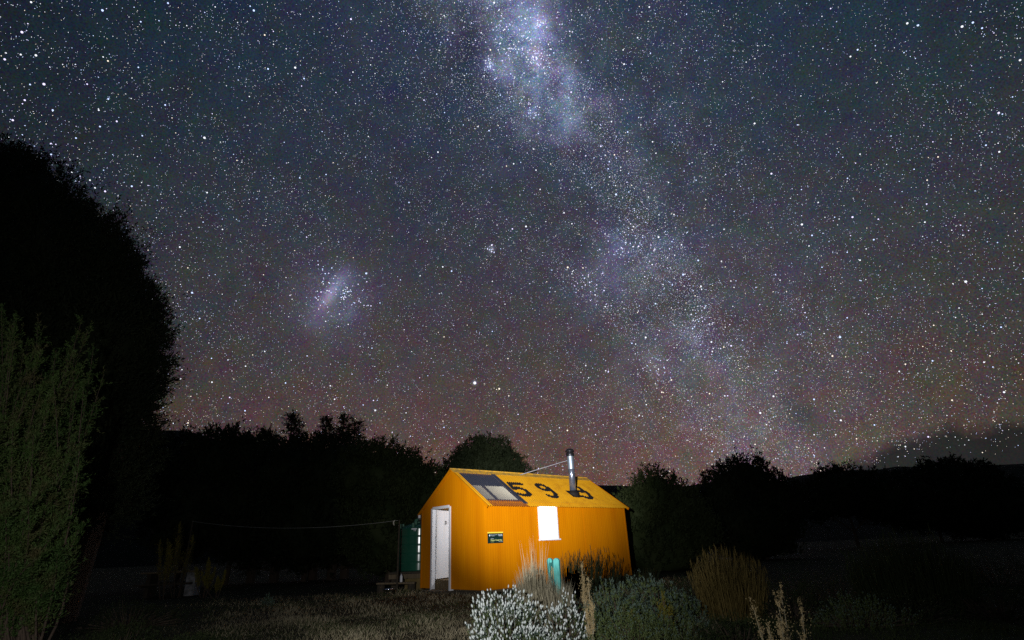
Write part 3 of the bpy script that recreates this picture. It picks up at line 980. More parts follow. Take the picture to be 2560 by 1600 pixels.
mb.build('crate', pm('mossy_timber', (.10, .075, .025), (.20, .14, .05), 9, .9, .4), b_)
c = at(1002, 1452, 16.4)
bt = thing('bottle', 'small white plastic bottle standing on the bench by the tank', 'bottle', (c[0], 16.45, .27))
MB().lathe([(.001, 0), (.034, 0), (.036, .02), (.036, .14), (.02, .175), (.014, .18)], n=16).build('body', WHITEP, bt, smooth=True)
MB().lathe([(.016, .178), (.016, .205), (.001, .206)], n=12).build('cap', pm('bottle_cap', (.4, .42, .5), (.45, .47, .55), 5, .5), bt)
c = at(990, 1453, 16.4)
bn = thing('low_bench', 'low plank bench with log ends left of the hut', 'bench', (c[0], 16.45, 0))
MB().box((0, 0, .25), (1.05, .26, .04), ry=.02).build('seat', TIMBER, bn)
for sx in (-.42, .42):
    MB().lathe([(.001, 0), (.11, 0), (.105, .22), (.001, .22)], (sx, 0, 0), 14).build('leg', DARKT, bn)
c = at(974, 1470, 15.6)
pn = thing('metal_dish', 'shiny steel dish lying on the grass by the bench', 'dish', (c[0], 15.5, ground_z(c[0], 15.5) + .09))
MB().lathe([(.001, 0.012), (.09, .012), (.13, .055), (.15, .062), (.148, .05), (.10, 0), (.001, 0)], n=24).build('bowl', pm('bright_tin', (.7, .72, .78), (.8, .82, .88), 5, .18, metal=1.0), pn, smooth=True)
# clothes line
p1, p0 = at(995, 1301, 16.2), at(480, 1303, 19.0)
cl = thing('clothesline', 'thin sagging wire clothesline strung across the dark left of the hut', 'clothesline', (p1[0] + .02, 16.2, 0))
off = np.array([p1[0] + .02, 16.2, 0])
pts = []
for k in range(25):
    t = k / 24
    q = p0 * (1 - t) + p1 * t - off
    q[2] -= .42 * 4 * t * (1 - t) * .5
    pts.append(q)
MB().tube(pts, .0042, 5).build('wire', pm('wire', (.30, .30, .30), (.42, .42, .40), 8, .5), cl)
for q, nm in ((p0, 'post'), (p1 + np.array([.02, .05, 0]), 'post')):
    MB().tube([(q[0] - off[0], q[1] - off[1] + .05, 0), (q[0] - off[0], q[1] - off[1] + .05, q[2] + .02)], [.03, .02], 8).build(nm, DARKT, cl)
q = p1 - off + np.array([-.09, 0, 0])
MB().tube([q + np.array([.0, -.01, .01]), q + np.array([-.03, -.015, -.04]), q + np.array([-.028, -.015, -.09]), q + np.array([-.005, -.015, -.125])], [.012, .02, .018, .01], 6).build('rope_tail', pm('rope', (.42, .42, .36), (.52, .52, .46), 20, .9), cl)

# outdoor table in the dark on the left
c = at(430, 1465, 19.5)
tb = thing('outdoor_table', 'weathered plank table with one pale slab leg among weeds', 'table', (c[0], 19.5, 0), 0.1)
mb = MB()
for k in range(4):
    mb.box((0, -.27 + .18 * k, .74), (1.75, .165, .05))
mb.build('tabletop', TIMBER, tb)
MB().box((.66, 0, .36), (.30, .5, .71)).build('leg', STONE, tb, bevel=.02)
MB().box((-.66, 0, .36), (.12, .5, .71)).build('leg', DARKT, tb)
for sy in (-.62, .62):
    MB().box((0, sy, .40), (1.7, .2, .045)).build('bench_seat', DARKT, tb)
MB().box((-.66, 0, .36), (.08, 1.3, .08)).build('cross_bar', DARKT, tb)

# ------------------------------------------------------------------ teal sign posts
c = at(1391, 1395, 9.0)
ts = thing('trail_sign', 'small teal painted sign with two round topped posts behind tall grass', 'sign', (c[0], 9.0, 0), math.radians(-22))


def post(x, y, h, w, d):
    mb = MB()
    prof = [(-w / 2, 0), (w / 2, 0), (w / 2, h - w * .45)] + [(w / 2 * math.cos(a), h - w * .45 + w * .45 * math.sin(a)) for a in np.linspace(.25, PI - .25, 7)] + [(-w / 2, h - w * .45)]
    n = len(prof)
    mb.add([(x + a, y - d / 2, z) for a, z in prof] + [(x + a, y + d / 2, z) for a, z in prof],
           [tuple(range(n)), tuple(range(2 * n - 1, n - 1, -1))] + [(i, n + i, n + (i + 1) % n, (i + 1) % n) for i in range(n)])
    return mb.build('post', TEAL, ts, bevel=.006)


hp = float(c[2])
post(0, 0, hp, .092, .07)
post(-.24, .38, hp - .005, .085, .07)
mb = MB().box((-.115, .19, hp - .20), (.045, .42, .26), rz=math.radians(32))
bd = mb.build('board', TEAL, ts)
a = math.radians(32)
mb = MB()
for dy, dz, h, w in ((-.10, .02, .10, .05), (-.02, -.02, .16, .05), (.07, .02, .12, .04), (.13, -.03, .10, .05)):
    mb.box((-.115 - .024 * math.cos(a) - dy * math.sin(a), .19 - .024 * math.sin(a) + dy * math.cos(a), hp - .20 + dz), (.004, w, h), rz=a)
mb.build('cream_marks', CREAM, bd)


# ------------------------------------------------------------------ plants near the camera
def blades(n, cx, cy, rad, h, lean, width, rng, zf=None, curve=.35, hvar=.35, tilt=0.0, dome=0.0):
    """bent grass blades rooted in a disc; three segments each"""
    r = rad * np.sqrt(rng.uniform(0, 1, n))
    ph = rng.uniform(0, 2 * PI, n)
    B = np.stack([cx + r * np.cos(ph), cy + r * np.sin(ph), np.zeros(n)], 1)
    if zf:
        B[:, 2] = [zf(x, y) - .01 for x, y in B[:, :2]]
    out = np.stack([np.cos(ph), np.sin(ph), np.zeros(n)], 1) * (r / max(rad, 1e-6))[:, None] * lean + rng.normal(size=(n, 3)) * np.array([.14, .14, 0]) * (0.4 + lean) + np.array([tilt, 0, 0])
    H = (h * rng.uniform(1 - hvar, 1 + hvar * .5, n) * (1 - dome * (r / max(rad, 1e-6)) ** 2))[:, None]
    up = np.array([0, 0, 1.0])
    d1 = unit(out * .8 + up)
    P1 = B + d1 * H * .45
    d2 = unit(out * (1 + curve) + up)
    P2 = P1 + d2 * H * .35
    d3 = unit(out * (1 + 3 * curve) + up)
    P3 = P2 + d3 * H * .25
    side = unit(np.cross(d1, rng.normal(size=(n, 3))))
    w = width * rng.uniform(.6, 1.3, n)[:, None]
    V = np.stack([B - side * w * .5, B + side * w * .5, P1 - side * w * .45, P1 + side * w * .45, P2 - side * w * .3, P2 + side * w * .3, P3], 1).reshape(-1, 3)
    i = np.arange(n)[:, None] * 7
    F = np.concatenate([i + np.array([q]) for q in ([0, 1, 3], [0, 3, 2], [2, 3, 5], [2, 5, 4], [4, 5, 6])])
    return V, F, P3


def spindles(B, D, L, Rd, n=5, rng=RNG):
    """small pointed buds"""
    m = len(B)
    L = np.broadcast_to(np.asarray(L, float).reshape(-1, 1), (m, 1))
    Rd = np.broadcast_to(np.asarray(Rd, float).reshape(-1, 1), (m, 1))
    a = unit(np.cross(D, rng.normal(size=(m, 3))))
    b = np.cross(D, a)
    rings = [B]
    for t, q in ((.25, .85), (.6, 1.0)):
        for k in range(n):
            w = 2 * PI * k / n
            rings.append(B + D * L * t + (a * math.cos(w) + b * math.sin(w)) * Rd * q)
    rings.append(B + D * L)
    V = np.stack(rings, 1).reshape(-1, 3)
    st = 2 * n + 2
    f = []
    for k in range(n):
        k2 = (k + 1) % n
        f += [[0, 1 + k2, 1 + k], [1 + k, 1 + k2, 1 + n + k2], [1 + k, 1 + n + k2, 1 + n + k], [1 + n + k, 1 + n + k2, st - 1]]
    i = np.arange(m)[:, None] * st
    F = np.concatenate([i + np.array([q]) for q in f])
    return V, F


def bud_shrub(name, label, px, py, Y, wpx, h, n, seed, mats, group=None, bud=.034, budr=.0075, lf=.022, lw=.006, budshare=1.0, depth=1.0):
    """a dome of upright shoots, each tipped by a woolly bud; (px, py) is the foot"""
    rng = np.random.default_rng(seed)
    f = at(px, py, Y)
    R = wpx * mpp(px, py, Y) / 2
    t = thing(name, label, 'shrub', (f[0], Y, ground_z(f[0], Y)), 0, group)
    d = sphere_dirs(n, rng)
    d[:, 2] = np.abs(d[:, 2])
    lump = .92 + .15 * np.sin(d @ np.array([5., 3, 2]) + seed) + .13 * np.sin(d @ np.array([-9., 11, 6]) + 2 * seed) + .08 * np.sin(d @ np.array([15., -13, 9]) + 3 * seed)
    lay = np.where(rng.uniform(size=n) < .6, 1.0, rng.uniform(.6, 1, n))
    T = d * np.array([R, R * depth, h]) * (lump * lay)[:, None] * rng.uniform(.93, 1.05, n)[:, None]
    D = unit(d * np.array([.55, .55, .4]) + np.array([0, 0, 1.0]) + rng.normal(size=(n, 3)) * .12)
    ok = T[:, 2] > .03
    T, D = T[ok], D[ok]
    n = len(T)
    parts = []
    L = bud * rng.uniform(.65, 1.35, n)
    show = rng.uniform(size=n) < budshare
    V, F = spindles(T[show], D[show], L[show], budr * rng.uniform(.7, 1.25, show.sum()), 5, rng)
    parts.append((V, F, 0))
    # shoot leaves below the bud
    sl = rng.uniform(.07, .15, n)
    k = 14
    tt = rng.uniform(0, 1, (n, k, 1))
    B = (T[:, None] - D[:, None] * sl[:, None, None] * tt) + rng.normal(size=(n, k, 3)) * .005
    dd = unit(D[:, None] * 1.0 + rng.normal(size=(n, k, 3)) * .55)
    V, F = leaves(B.reshape(-1, 3), dd.reshape(-1, 3), lf * rng.uniform(.6, 1.3, n * k), lw, rng)
    half = (tt.reshape(-1) < .4)
    m = np.where(np.concatenate([half, half]), 1, 2)
    Vj, Fj, Mj = join(parts)
    V2, F2 = V, F + len(Vj)
    big = big_mesh('foliage', np.concatenate([Vj, V2]), np.concatenate([Fj, F2]), mats, t, mi=np.concatenate([Mj, m]))
    # woody stems from the foot
    mb = MB()
    for q in range(0, n, max(1, n // 130)):
        e = T[q] - D[q] * sl[q] * .8
        g = np.array([e[0] * .25, e[1] * .25, -.03])
        mb.tube([g, (g + e) / 2 + np.array([e[0] * .1, e[1] * .1, .02]), e], [.007, .005, .003], 5)
    mb.build('stem', BARK, t)
    return t


bud_shrub('silver_shrub', 'bright silver white shrub with woolly upright tips closest to the hut door', 1262, 1600, 7.0, 192, .575, 1050, 3, [SILVER, GREYLEAF, SHOOT], 'silver tipped shrubs', .044, .0100)
bud_shrub('silver_shrub', 'smaller silver shrub right behind the grey grass clump', 1408, 1600, 7.25, 125, .45, 330, 4, [SILVER, GREYLEAF, SHOOT], 'silver tipped shrubs', .040, .0095)
bud_shrub('silver_shrub', 'low silver tipped shrub cut off by the bottom edge under the bright one', 1330, 1650, 6.3, 330, .27, 600, 5, [SILVER, GREYLEAF, SHOOT], 'silver tipped shrubs', .026, .0062, budshare=.6)
bud_shrub('grey_green_shrub', 'dull grey green shrub mound in front of the hut wall', 1545, 1565, 7.7, 230, .55, 900, 6, [GREYLEAF, GREYLEAF, SHOOT], 'grey green shrub mounds', .020, .006, lf=.032, lw=.010, budshare=.6)
bud_shrub('grey_green_shrub', 'dark green shrub mound beside the golden tussock', 1650, 1565, 8.1, 250, .58, 1000, 7, [GREYLEAF, GREYLEAF, SHOOT], 'grey green shrub mounds', .018, .006, lf=.034, lw=.011, budshare=.4)
bud_shrub('grey_green_shrub', 'low dim shrub mound at the bottom edge right of the silver shrubs', 1600, 1650, 6.6, 300, .36, 1100, 8, [GREYLEAF, SHOOT, SHOOT], 'grey green shrub mounds', .018, .006, budshare=.7)
bud_shrub('yellow_green_cushion', 'small yellow green cushion plant between the grey green mounds', 1585, 1585, 7.0, 46, .30, 160, 9, [YELLOWLEAF, YELLOWLEAF, YELLOWLEAF], 'yellow green cushion plants', .018, .005)
bud_shrub('yellow_green_cushion', 'yellow green cushion plant high in the mound near the tussock', 1662, 1545, 7.45, 44, .44, 150, 10, [YELLOWLEAF, YELLOWLEAF, YELLOWLEAF], 'yellow green cushion plants', .018, .005)
bud_shrub('low_shrub', 'barely lit low shrub in the dark at the lower right', 2170, 1620, 7.0, 230, .30, 500, 12, [GREYLEAF, SHOOT, SHOOT], None, .018, .006)
bud_shrub('pale_seedling', 'lone pale green seedling bush in the dark grass left of the hut', 672, 1490, 14.3, 30, .26, 150, 13, [GREYLEAF, GREYLEAF, SHOOT], None, .04, .012)


def clump(name, label, cat, px, py, Y, rad, h, n, seed, mats, lean=.5, width=.006, heads=0, group=None, hvar=.35, curve=.2, tilt=0.0, dome=0.0):
    rng = np.random.default_rng(seed)
    f = at(px, py, Y)
    t = thing(name, label, cat, (f[0], Y, ground_z(f[0], Y)), 0, group)
    V, F, tip = blades(n, 0, 0, rad, h, lean, width, rng, None, curve, hvar, tilt, dome)
    parts = [(V, F, 0)]
    if heads:
        heads = min(heads, n)
        q = rng.choice(n, heads, replace=False)
        D = unit(np.stack([rng.normal(size=heads) * .15, rng.normal(size=heads) * .15, np.ones(heads)], 1))
        v, fa = spindles(tip[q] - D * h * .16, D, h * .2, .006, 4, rng)
        parts.append((v, fa, 1))
        v, fa = sprays(tip[q] - D * h * .18, D, h * .2, 9, .03, .005, rng, .5)
        parts.append((v, fa, 1))
    V, F, Mi = join(parts)
    big_mesh('foliage', V, F, mats, t, mi=Mi)
    return t


clump('grey_grass_clump', 'tall grey brown grass clump standing in front of the teal posts', 'grass clump', 1342, 1590, 8.7, .23, .72, 2000, 21, [GREYGRASS, GREYGRASS], .09, .006, 60, hvar=.45, dome=.36)
clump('grey_grass_clump', 'thin wispy stems rising above the grey brown clump toward the window', 'grass clump', 1346, 1570, 8.6, .12, 1.02, 60, 22, [GREYGRASS, GREYGRASS], .07, .007, 0, hvar=.3, curve=.1)
clump('grey_grass_clump', 'low grass tuft growing round the foot of the taller teal post', 'grass clump', 1394, 1590, 8.35, .20, .56, 800, 29, [GREYGRASS, GREYGRASS], .16, .006, 0, hvar=.45, dome=.3)
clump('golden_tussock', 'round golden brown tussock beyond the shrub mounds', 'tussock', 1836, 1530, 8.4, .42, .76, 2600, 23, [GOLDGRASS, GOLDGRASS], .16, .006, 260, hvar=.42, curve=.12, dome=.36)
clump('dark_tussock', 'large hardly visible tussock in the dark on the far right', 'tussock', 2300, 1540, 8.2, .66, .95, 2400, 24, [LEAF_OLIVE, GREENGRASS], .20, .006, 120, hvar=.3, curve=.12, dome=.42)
k = 0  # near-black clumps stand for both wall-side grass and its shadows on the wall
for px, Y, h, nn, rd, ht, lab in [
        (1424, 13.0, .92, 90, .13, 26, 'tall plumed rushes with modelled grass shadow just right of the teal posts'), (1450, 13.3, .84, 40, .07, 14, 'slender rushes with modelled grass shadow leaning right beside the tall plumed ones'),
        (1486, 13.6, .95, 60, .10, 20, 'tall leaning rushes with modelled grass shadow before the middle of the long wall'), (1534, 14.2, .78, 50, .10, 16, 'leaning rushes with modelled grass shadow before the far part of the long wall'),
        (1400, 12.8, .45, 120, .22, 0, 'low rushes at the foot of the wall behind the teal posts'), (1462, 13.1, .36, 150, .26, 0, 'low dark rushes under the middle of the long wall'),
        (1520, 13.8, .36, 150, .26, 0, 'low dark rushes under the far part of the long wall'), (1575, 14.6, .42, 110, .22, 6, 'low rushes at the far corner of the hut'),
        (1625, 15.4, .40, 90, .22, 0, 'low rushes past the far corner of the hut')]:
    k += 1
    clump('rush_and_shadow_clump', lab, 'rushes', px, 1470, Y, rd, h * .84, int(nn * 1.15), 60 + k, [LEAF_DARK, LEAF_DARK], .14, .017, ht, 'dark rushes along the long wall', hvar=.38, tilt=.17)


def seed_stalk(name, label, px, py, Y, h, seed, stems=3, group=None, mat=SEED, spread=.10, sz=1.0, wood=None):
    """a dry weed: upright stems set with short seedy side shoots"""
    rng = np.random.default_rng(seed)
    f = at(px, py, Y)
    t = thing(name, label, 'dry weed', (f[0], Y, ground_z(f[0], Y)), 0, group)
    mb = MB()
    parts = []
    for s in range(stems):
        hh = h * rng.uniform(.7, 1.0) if s else h
        lean = rng.normal(size=2) * spread
        top = np.array([lean[0] * 1.4, lean[1], hh])
        base = np.array([lean[0] * .3, lean[1] * .3, 0])
        mid = (base + top) / 2 + np.array([lean[0] * .2, 0, 0])
        mb.tube([base, mid, top], [.008 * sz, .006 * sz, .002 * sz], 5)
        nb = 16
        tt = np.sort(rng.uniform(.25, .98, nb))
        ph = rng.uniform(0, 2 * PI, nb)
        P = base + (top - base) * tt[:, None]
        D = unit(np.stack([np.cos(ph) * .38, np.sin(ph) * .38, np.ones(nb)], 1))
        L = h * .22 * (1.15 - tt) * (.6 + .4 * sz)
        v, fa = sprays(P, D, L, 34, .016 * sz, .008 * sz, rng, .55)
        parts.append((v, fa))
        v, fa = sprays(P[-4:], unit(D[-4:] + np.array([0, 0, 1.])), h * .1, 26, .014 * sz, .007 * sz, rng, .5)
        parts.append((v, fa))
        v, fa = sprays(np.repeat(base[None] + (top - base) * .35, 6, 0), np.repeat(unit(top - base)[None], 6, 0), hh * .62, 40, .015 * sz, .008 * sz, rng, .6)
        parts.append((v, fa))
        for p, dd, l in zip(P, D, L):
            mb.tube([p, p + dd * l], [.0025 * sz, .001 * sz], 4)
    V, F, _ = join(parts)
    big_mesh('seed_head', V, F, mat, t)
    mb.build('stem', wood or GREYGRASS, t)
    return t


seed_stalk('dry_seed_stalk', 'pale dry seed stalk between the silver and grey green shrubs', 1472, 1580, 7.7, .78, 31, 3, 'dry seed stalks', spread=.035)
seed_stalk('dry_seed_stalk', 'pale dry seed stalks cut off by the bottom edge below the golden tussock', 1952, 1600, 3.3, .71, 32, 7, 'dry seed stalks', spread=.055, sz=.5)
seed_stalk('dry_seed_stalk', 'short dry seed stalk at the bottom edge among the shrubs', 1480, 1640, 6.7, .46, 33, 3, 'dry seed stalks', spread=.09)
for i, (px, py, Y, h, lab) in enumerate([(415, 1470, 18.6, 1.7, 'tall dim weed rising in front of the plank table'), (445, 1470, 18.9, 2.2, 'taller slanting weed behind the plank table'),
                                          (512, 1475, 18.0, 1.05, 'dim weed right of the pale slab leg'), (545, 1470, 17.5, .7, 'small sprawling weed farther right of the plank table')]):
    seed_stalk('dim_weed', lab, px, py, Y, h, 40 + i, 4, 'dim weeds by the table', YELLOWLEAF, spread=.22, sz=2.0, wood=BARK)


# ------------------------------------------------------------------ grass of the clearing
def build_grass():
    rng = np.random.default_rng(77)
    parts = []
    hinv = hm.inverted()
    for n, y0, y1, hh, w in ((110000, 5.8, 11.5, .055, .0045), (38000, 11.5, 17, .075, .006)):
        y = rng.uniform(y0, y1, n)
        x = rng.uniform(-1.0, .95, n) * y
        dens = .6 * np.sin(x * 1.7 + 1 + np.sin(y * .8)) * np.sin(y * 1.3 + np.sin(x * .9)) + .4 * np.sin(x * 3.9 + y * 2.1) + .25 * np.sin(x * 7.3 - y * 5.1)
        ok = rng.uniform(-1.6, 1.4, n) < dens + .8
        ok &= (np.abs(x / y + .10) < .30 + rng.uniform(0, .25, n)) | (y < 10.5)
        x, y, dens = x[ok], y[ok], dens[ok]
        lx = hinv[0][0] * x + hinv[0][1] * y + hinv[0][3]
        ly = hinv[1][0] * x + hinv[1][1] * y + hinv[1][3]
        ok = ~((lx > -.05) & (lx < HW + .05) & (ly > -.08) & (ly < HL + .05))
        x, y, dens = x[ok], y[ok], dens[ok]
        n = len(x)
        V, F, _ = blades(n, 0, 0, 0.0001, hh, .9, w, rng, None, .5, .6)
        off = np.stack([x, y, np.array([ground_z(a, b) for a, b in zip(x, y)]) - .008], 1)
        # taller, drier tufts where the sheep do not walk
        z = V.reshape(n, 7, 3)
        tall = 1 + .9 * np.clip(dens, -0.3, 1.2) * rng.uniform(.3, 1, n)
        z = z * np.stack([tall * .9, tall * .9, tall], 1)[:, None, :] + off[:, None, :]
        green = rng.uniform(size=n) < .30 + .3 * np.sin(x * .8 - y * .9) + np.clip((np.abs(x / y + .08) - .36) * 5, 0, 1)  # darker blades take over at the sides, painting in the unlit ground
        parts.append((z.reshape(-1, 3), F, np.tile(np.where(green, 1, 0), 5)))
    V, F, Mi, o = [], [], [], 0
    for v, f, m in parts:
        V.append(v)
        F.append(f + o)
        Mi.append(m)
        o += len(v)
    g = big_mesh('grass', np.concatenate(V), np.concatenate(F), [STRAW, GREENGRASS], mi=np.concatenate(Mi))
    tag(g, 'short dry and green grass of the clearing', 'grass', kind='stuff')


build_grass()
DIM = [LEAF_OLIVE, LEAF_OLIVE, LEAF_DARK]  # near-black shrubs added to keep the torch-lit ground at the sides dark
bud_shrub('added_dark_shrub', 'added dark low shrub beside the stems of the leafy bush', 300, 1600, 7.4, 260, .34, 600, 24, DIM, 'shrubs added to darken the ground', .02, .006)
bud_shrub('added_dark_shrub', 'added dark low shrub at the bottom edge nearest the clearing on the west', 470, 1640, 6.9, 260, .24, 600, 25, DIM, 'shrubs added to darken the ground', .02, .006)
bud_shrub('added_dark_shrub', 'added dark low shrub before the plank table', 330, 1520, 10.5, 240, .42, 600, 26, DIM, 'shrubs added to darken the ground', .02, .006)
bud_shrub('added_dark_shrub', 'added dark low shrub right behind the pale seed stalks', 1990, 1560, 8.0, 250, .42, 700, 14, DIM, 'shrubs added to darken the ground', .02, .006)
bud_shrub('added_dark_shrub', 'added dark low shrub just in front of the large dark tussock', 2260, 1600, 7.4, 300, .34, 700, 15, DIM, 'shrubs added to darken the ground', .02, .006)
bud_shrub('added_dark_shrub', 'added dark low shrub at the lower right corner', 2520, 1590, 7.4, 300, .40, 700, 16, DIM, 'shrubs added to darken the ground', .02, .006)
bud_shrub('added_dark_shrub', 'added dark low shrub between the two tussocks', 2080, 1500, 10.0, 260, .45, 700, 17, DIM, 'shrubs added to darken the ground', .02, .006)
bud_shrub('added_dark_shrub', 'added dark low shrub behind the golden tussock near the hut corner', 1720, 1490, 11.0, 180, .38, 600, 18, DIM, 'shrubs added to darken the ground', .02, .006)
bud_shrub('added_dark_shrub', 'added dark low shrub far right behind the large dark tussock', 2500, 1480, 11.0, 300, .50, 700, 19, DIM, 'shrubs added to darken the ground', .02, .006)
bud_shrub('added_dark_shrub', 'added dark low shrub at the bottom edge under the pale seed stalks', 1850, 1640, 6.4, 260, .30, 600, 20, DIM, 'shrubs added to darken the ground', .02, .006)


# ------------------------------------------------------------------ trees
def tree(name, label, cat, lobes, Y, sprig, nleaf, leaf, width, dens, seed, mat, group=None, foot=None, upw=.6, bark=BARK, trunk_r=.12, limbs=True, open_=.7, core=.80, stems=1, depth=.85):
    """lobes: (px, py, rx px, ry px, extra Y); leafy shoots over each lobe, coarser leaves inside"""
    rng = np.random.default_rng(seed)
    L = []
    for q in lobes:
        px, py, rx, ry = q[:4]
        y = Y + (q[4] if len(q) > 4 else 0)
        c = at(px, py, y)
        m = mpp(px, py, y)
        L.append((c, np.array([rx * m, (rx + ry) / 2 * m * depth, ry * m])))
    bx = foot if foot is not None else np.mean([l[0][0] for l in L])
    base = np.array([bx, Y, 0.0])
    t = thing(name, label, cat, base, 0, group)
    parts = []
    for c, r in L:
        n = int(1.35 * dens * (r[0] * r[2] + r[0] * r[1] + r[1] * r[2]))
        d = sphere_dirs(n, rng)
        k = rng.uniform(2, 6, (4, 3)) * rng.choice([-1, 1], (4, 3))
        lump = 1 + sum(.055 * np.sin(d @ (kk * 1.6) + i * 2.1) for i, kk in enumerate(k))
        P = c + d * r * (lump * np.where(rng.uniform(size=n) < .7, rng.uniform(.84, .98, n), rng.uniform(.7, .9, n)))[:, None] - base
        D = unit(d * .7 + np.array([0, 0, upw]) + rng.normal(size=(n, 3)) * .45)
        ok = P[:, 2] > .05
        P, D = P[ok], D[ok]
        v, f = sprays(P, D, sprig * rng.uniform(.5, 1.25, len(P)) * np.where(rng.uniform(size=len(P)) < .05, 1.8 if leaf < .12 else 1.25, 1.0), nleaf, leaf, width, rng, open_)
        parts.append((v, f))
        # dense twiggy heart of the crown
        nu, nv = 22, 14
        th_ = np.linspace(0, PI, nv + 1)[:, None]
        ph_ = np.linspace(0, 2 * PI, nu, endpoint=False)[None]
        d = np.stack([np.sin(th_) * np.cos(ph_), np.sin(th_) * np.sin(ph_), np.cos(th_) + 0 * ph_], -1).reshape(-1, 3)
        lump = 1 + sum(.055 * np.sin(d @ (kk * 1.6) + i * 2.1) for i, kk in enumerate(k))
        v = c + d * r * (core * lump + rng.uniform(-.10, .08, len(d)))[:, None] - base
        q = np.arange(nv)[:, None] * nu
        w = np.arange(nu)[None]
        a_, b_, c_, d_ = (q + w).ravel(), (q + (w + 1) % nu).ravel(), (q + nu + (w + 1) % nu).ravel(), (q + nu + w).ravel()
        parts.append((v, np.concatenate([np.stack([a_, b_, c_], 1), np.stack([a_, c_, d_], 1)])))
    V, F, _ = join(parts)
    V[:, 2] = np.maximum(V[:, 2], .02)
    big_mesh('crown', V, F, mat, t)
    mb = MB()
    for s in range(stems):
        ox = rng.normal() * .25 * (stems > 1)
        top = max(L, key=lambda l: l[0][2])[0] - base
        h = top[2]
        mb.tube([(ox, 0, -.1), (ox + .02 * h, rng.normal() * .05, h * .3), (ox * 1.5 + top[0] * .3, top[1] * .3, h * .6), (top[0] * .9, top[1] * .9, h)],
                [trunk_r, trunk_r * .8, trunk_r * .55, trunk_r * .12], 8)
    if limbs:
        for c, r in L:
            e = c - base
            if e[2] > .3:
                mb.tube([(0, 0, e[2] * .35), (e[0] * .5, e[1] * .5, e[2] * .65), tuple(e)], [trunk_r * .5, trunk_r * .35, trunk_r * .05], 6)
    mb.build('trunk', bark, t)
    return t


# the big dark tree that fills the left side
tree('tall_tree', 'huge black tree crown filling the left edge against the stars', 'tree',
     [(-120, 620, 260, 250), (330, 1000, 50, 70, .2), (90, 520, 80, 60), (10, 430, 60, 60), (40, 600, 160, 190), (130, 680, 170, 190), (190, 790, 180, 190, .4), (210, 900, 190, 170), (170, 1050, 190, 170), (150, 1220, 190, 150), (-60, 950, 300, 300),
      (240, 1150, 120, 160, .5), (-40, 450, 130, 90), (300, 820, 80, 115, .3), (325, 900, 70, 70, .2), (250, 680, 70, 90)],
     12.5, .50, 14, .11, .030, 170, 101, LEAF_DARK, foot=-9.6, trunk_r=.3, upw=.75)
# the lit bush in front of it: many upright leafy branches fanning from a few stems
def branch_bush(name, label, Y, seed, tips, feet, mat, bark):
    rng = np.random.default_rng(seed)
    f0 = at(feet[0][0], feet[0][1], Y)
    base = np.array([f0[0], Y, 0.0])
    t = thing(name, label, 'bush', base)
    mb = MB()
    P, D, L = [], [], []
    for px, py, dy, n in tips:
        for _ in range(n):
            e = at(px + rng.normal() * 24, py + rng.normal() * 45, Y + dy + rng.normal() * .3) - base
            q = feet[int(rng.integers(len(feet)))]
            b = at(q[0] + rng.normal() * 22, q[1], Y + dy * .5) - base
            b[2] = 0
            m = b * .5 + e * .5 + np.array([rng.normal() * .22 - .16, rng.normal() * .15, rng.normal() * .12])
            ts = np.linspace(0, 1, 9)[:, None]
            path = (1 - ts) ** 2 * b + 2 * ts * (1 - ts) * m + ts ** 2 * e
            mb.tube(list(path), list(np.linspace(.017, .003, 9)), 5)
            k = 74
            u = rng.uniform(.26, 1, k) ** .8
            pp = np.stack([np.interp(u, ts[:, 0], path[:, c]) for c in range(3)], 1)
            tg = unit(e - m)
            P.append(pp)
            D.append(unit(tg * 1.1 + rng.normal(size=(k, 3)) * .55 + np.array([0, 0, .25])))
            L.append(.34 * (1.15 - u) + .07)
    v, f = sprays(np.concatenate(P), np.concatenate(D), np.concatenate(L), 15, .042, .010, rng, .6)
    v[:, 2] = np.maximum(v[:, 2], .02)
    big_mesh('foliage', v, f, mat, t)
    mb.build('stem', bark, t)
    return t


branch_bush('leafy_bush', 'dimly lit green bush of upright branches before the black tree at the left edge', 7.0, 102,
            [(-60, 850, 0, 7), (0, 810, .2, 5), (40, 860, 0, 7), (70, 850, -.1, 4), (110, 900, .2, 7), (150, 930, .1, 5), (212, 868, .2, 4), (190, 940, 0, 6), (232, 1000, .3, 2),
             (130, 1010, -.2, 8), (80, 1000, -.3, 9), (15, 1000, -.3, 9), (180, 1080, -.1, 4), (110, 1120, -.4, 9), (45, 1120, -.4, 9), (-30, 1080, -.3, 8), (145, 1200, -.2, 7),
             (165, 1260, 0, 5), (95, 1240, -.5, 9), (20, 1240, -.5, 9), (130, 1340, -.3, 7), (55, 1360, -.5, 9), (0, 1380, -.5, 7), (95, 1430, -.4, 5), (165, 1160, .2, 4)],
            [(10, 1640), (45, 1640), (-30, 1640), (75, 1640)], LEAF_GREEN, BARK)
# line of trees on the left, behind the clearing
BG = 'dark trees behind the clearing'
tree('scrub_tree', 'low spiky dark scrub between the black tree and the conifers', 'tree', [(440, 1190, 90, 95), (530, 1170, 60, 85), (480, 1280, 110, 120)], 26, .55, 12, .20, .07, 60, 111, LEAF_DARK, BG, upw=1.6)
tree('scrub_tree', 'spiky dark scrub crown left of the pointed conifer', 'tree', [(575, 1160, 55, 75), (630, 1165, 55, 70), (600, 1280, 90, 130)], 26.5, .55, 12, .20, .07, 60, 112, LEAF_DARK, BG, upw=1.6)


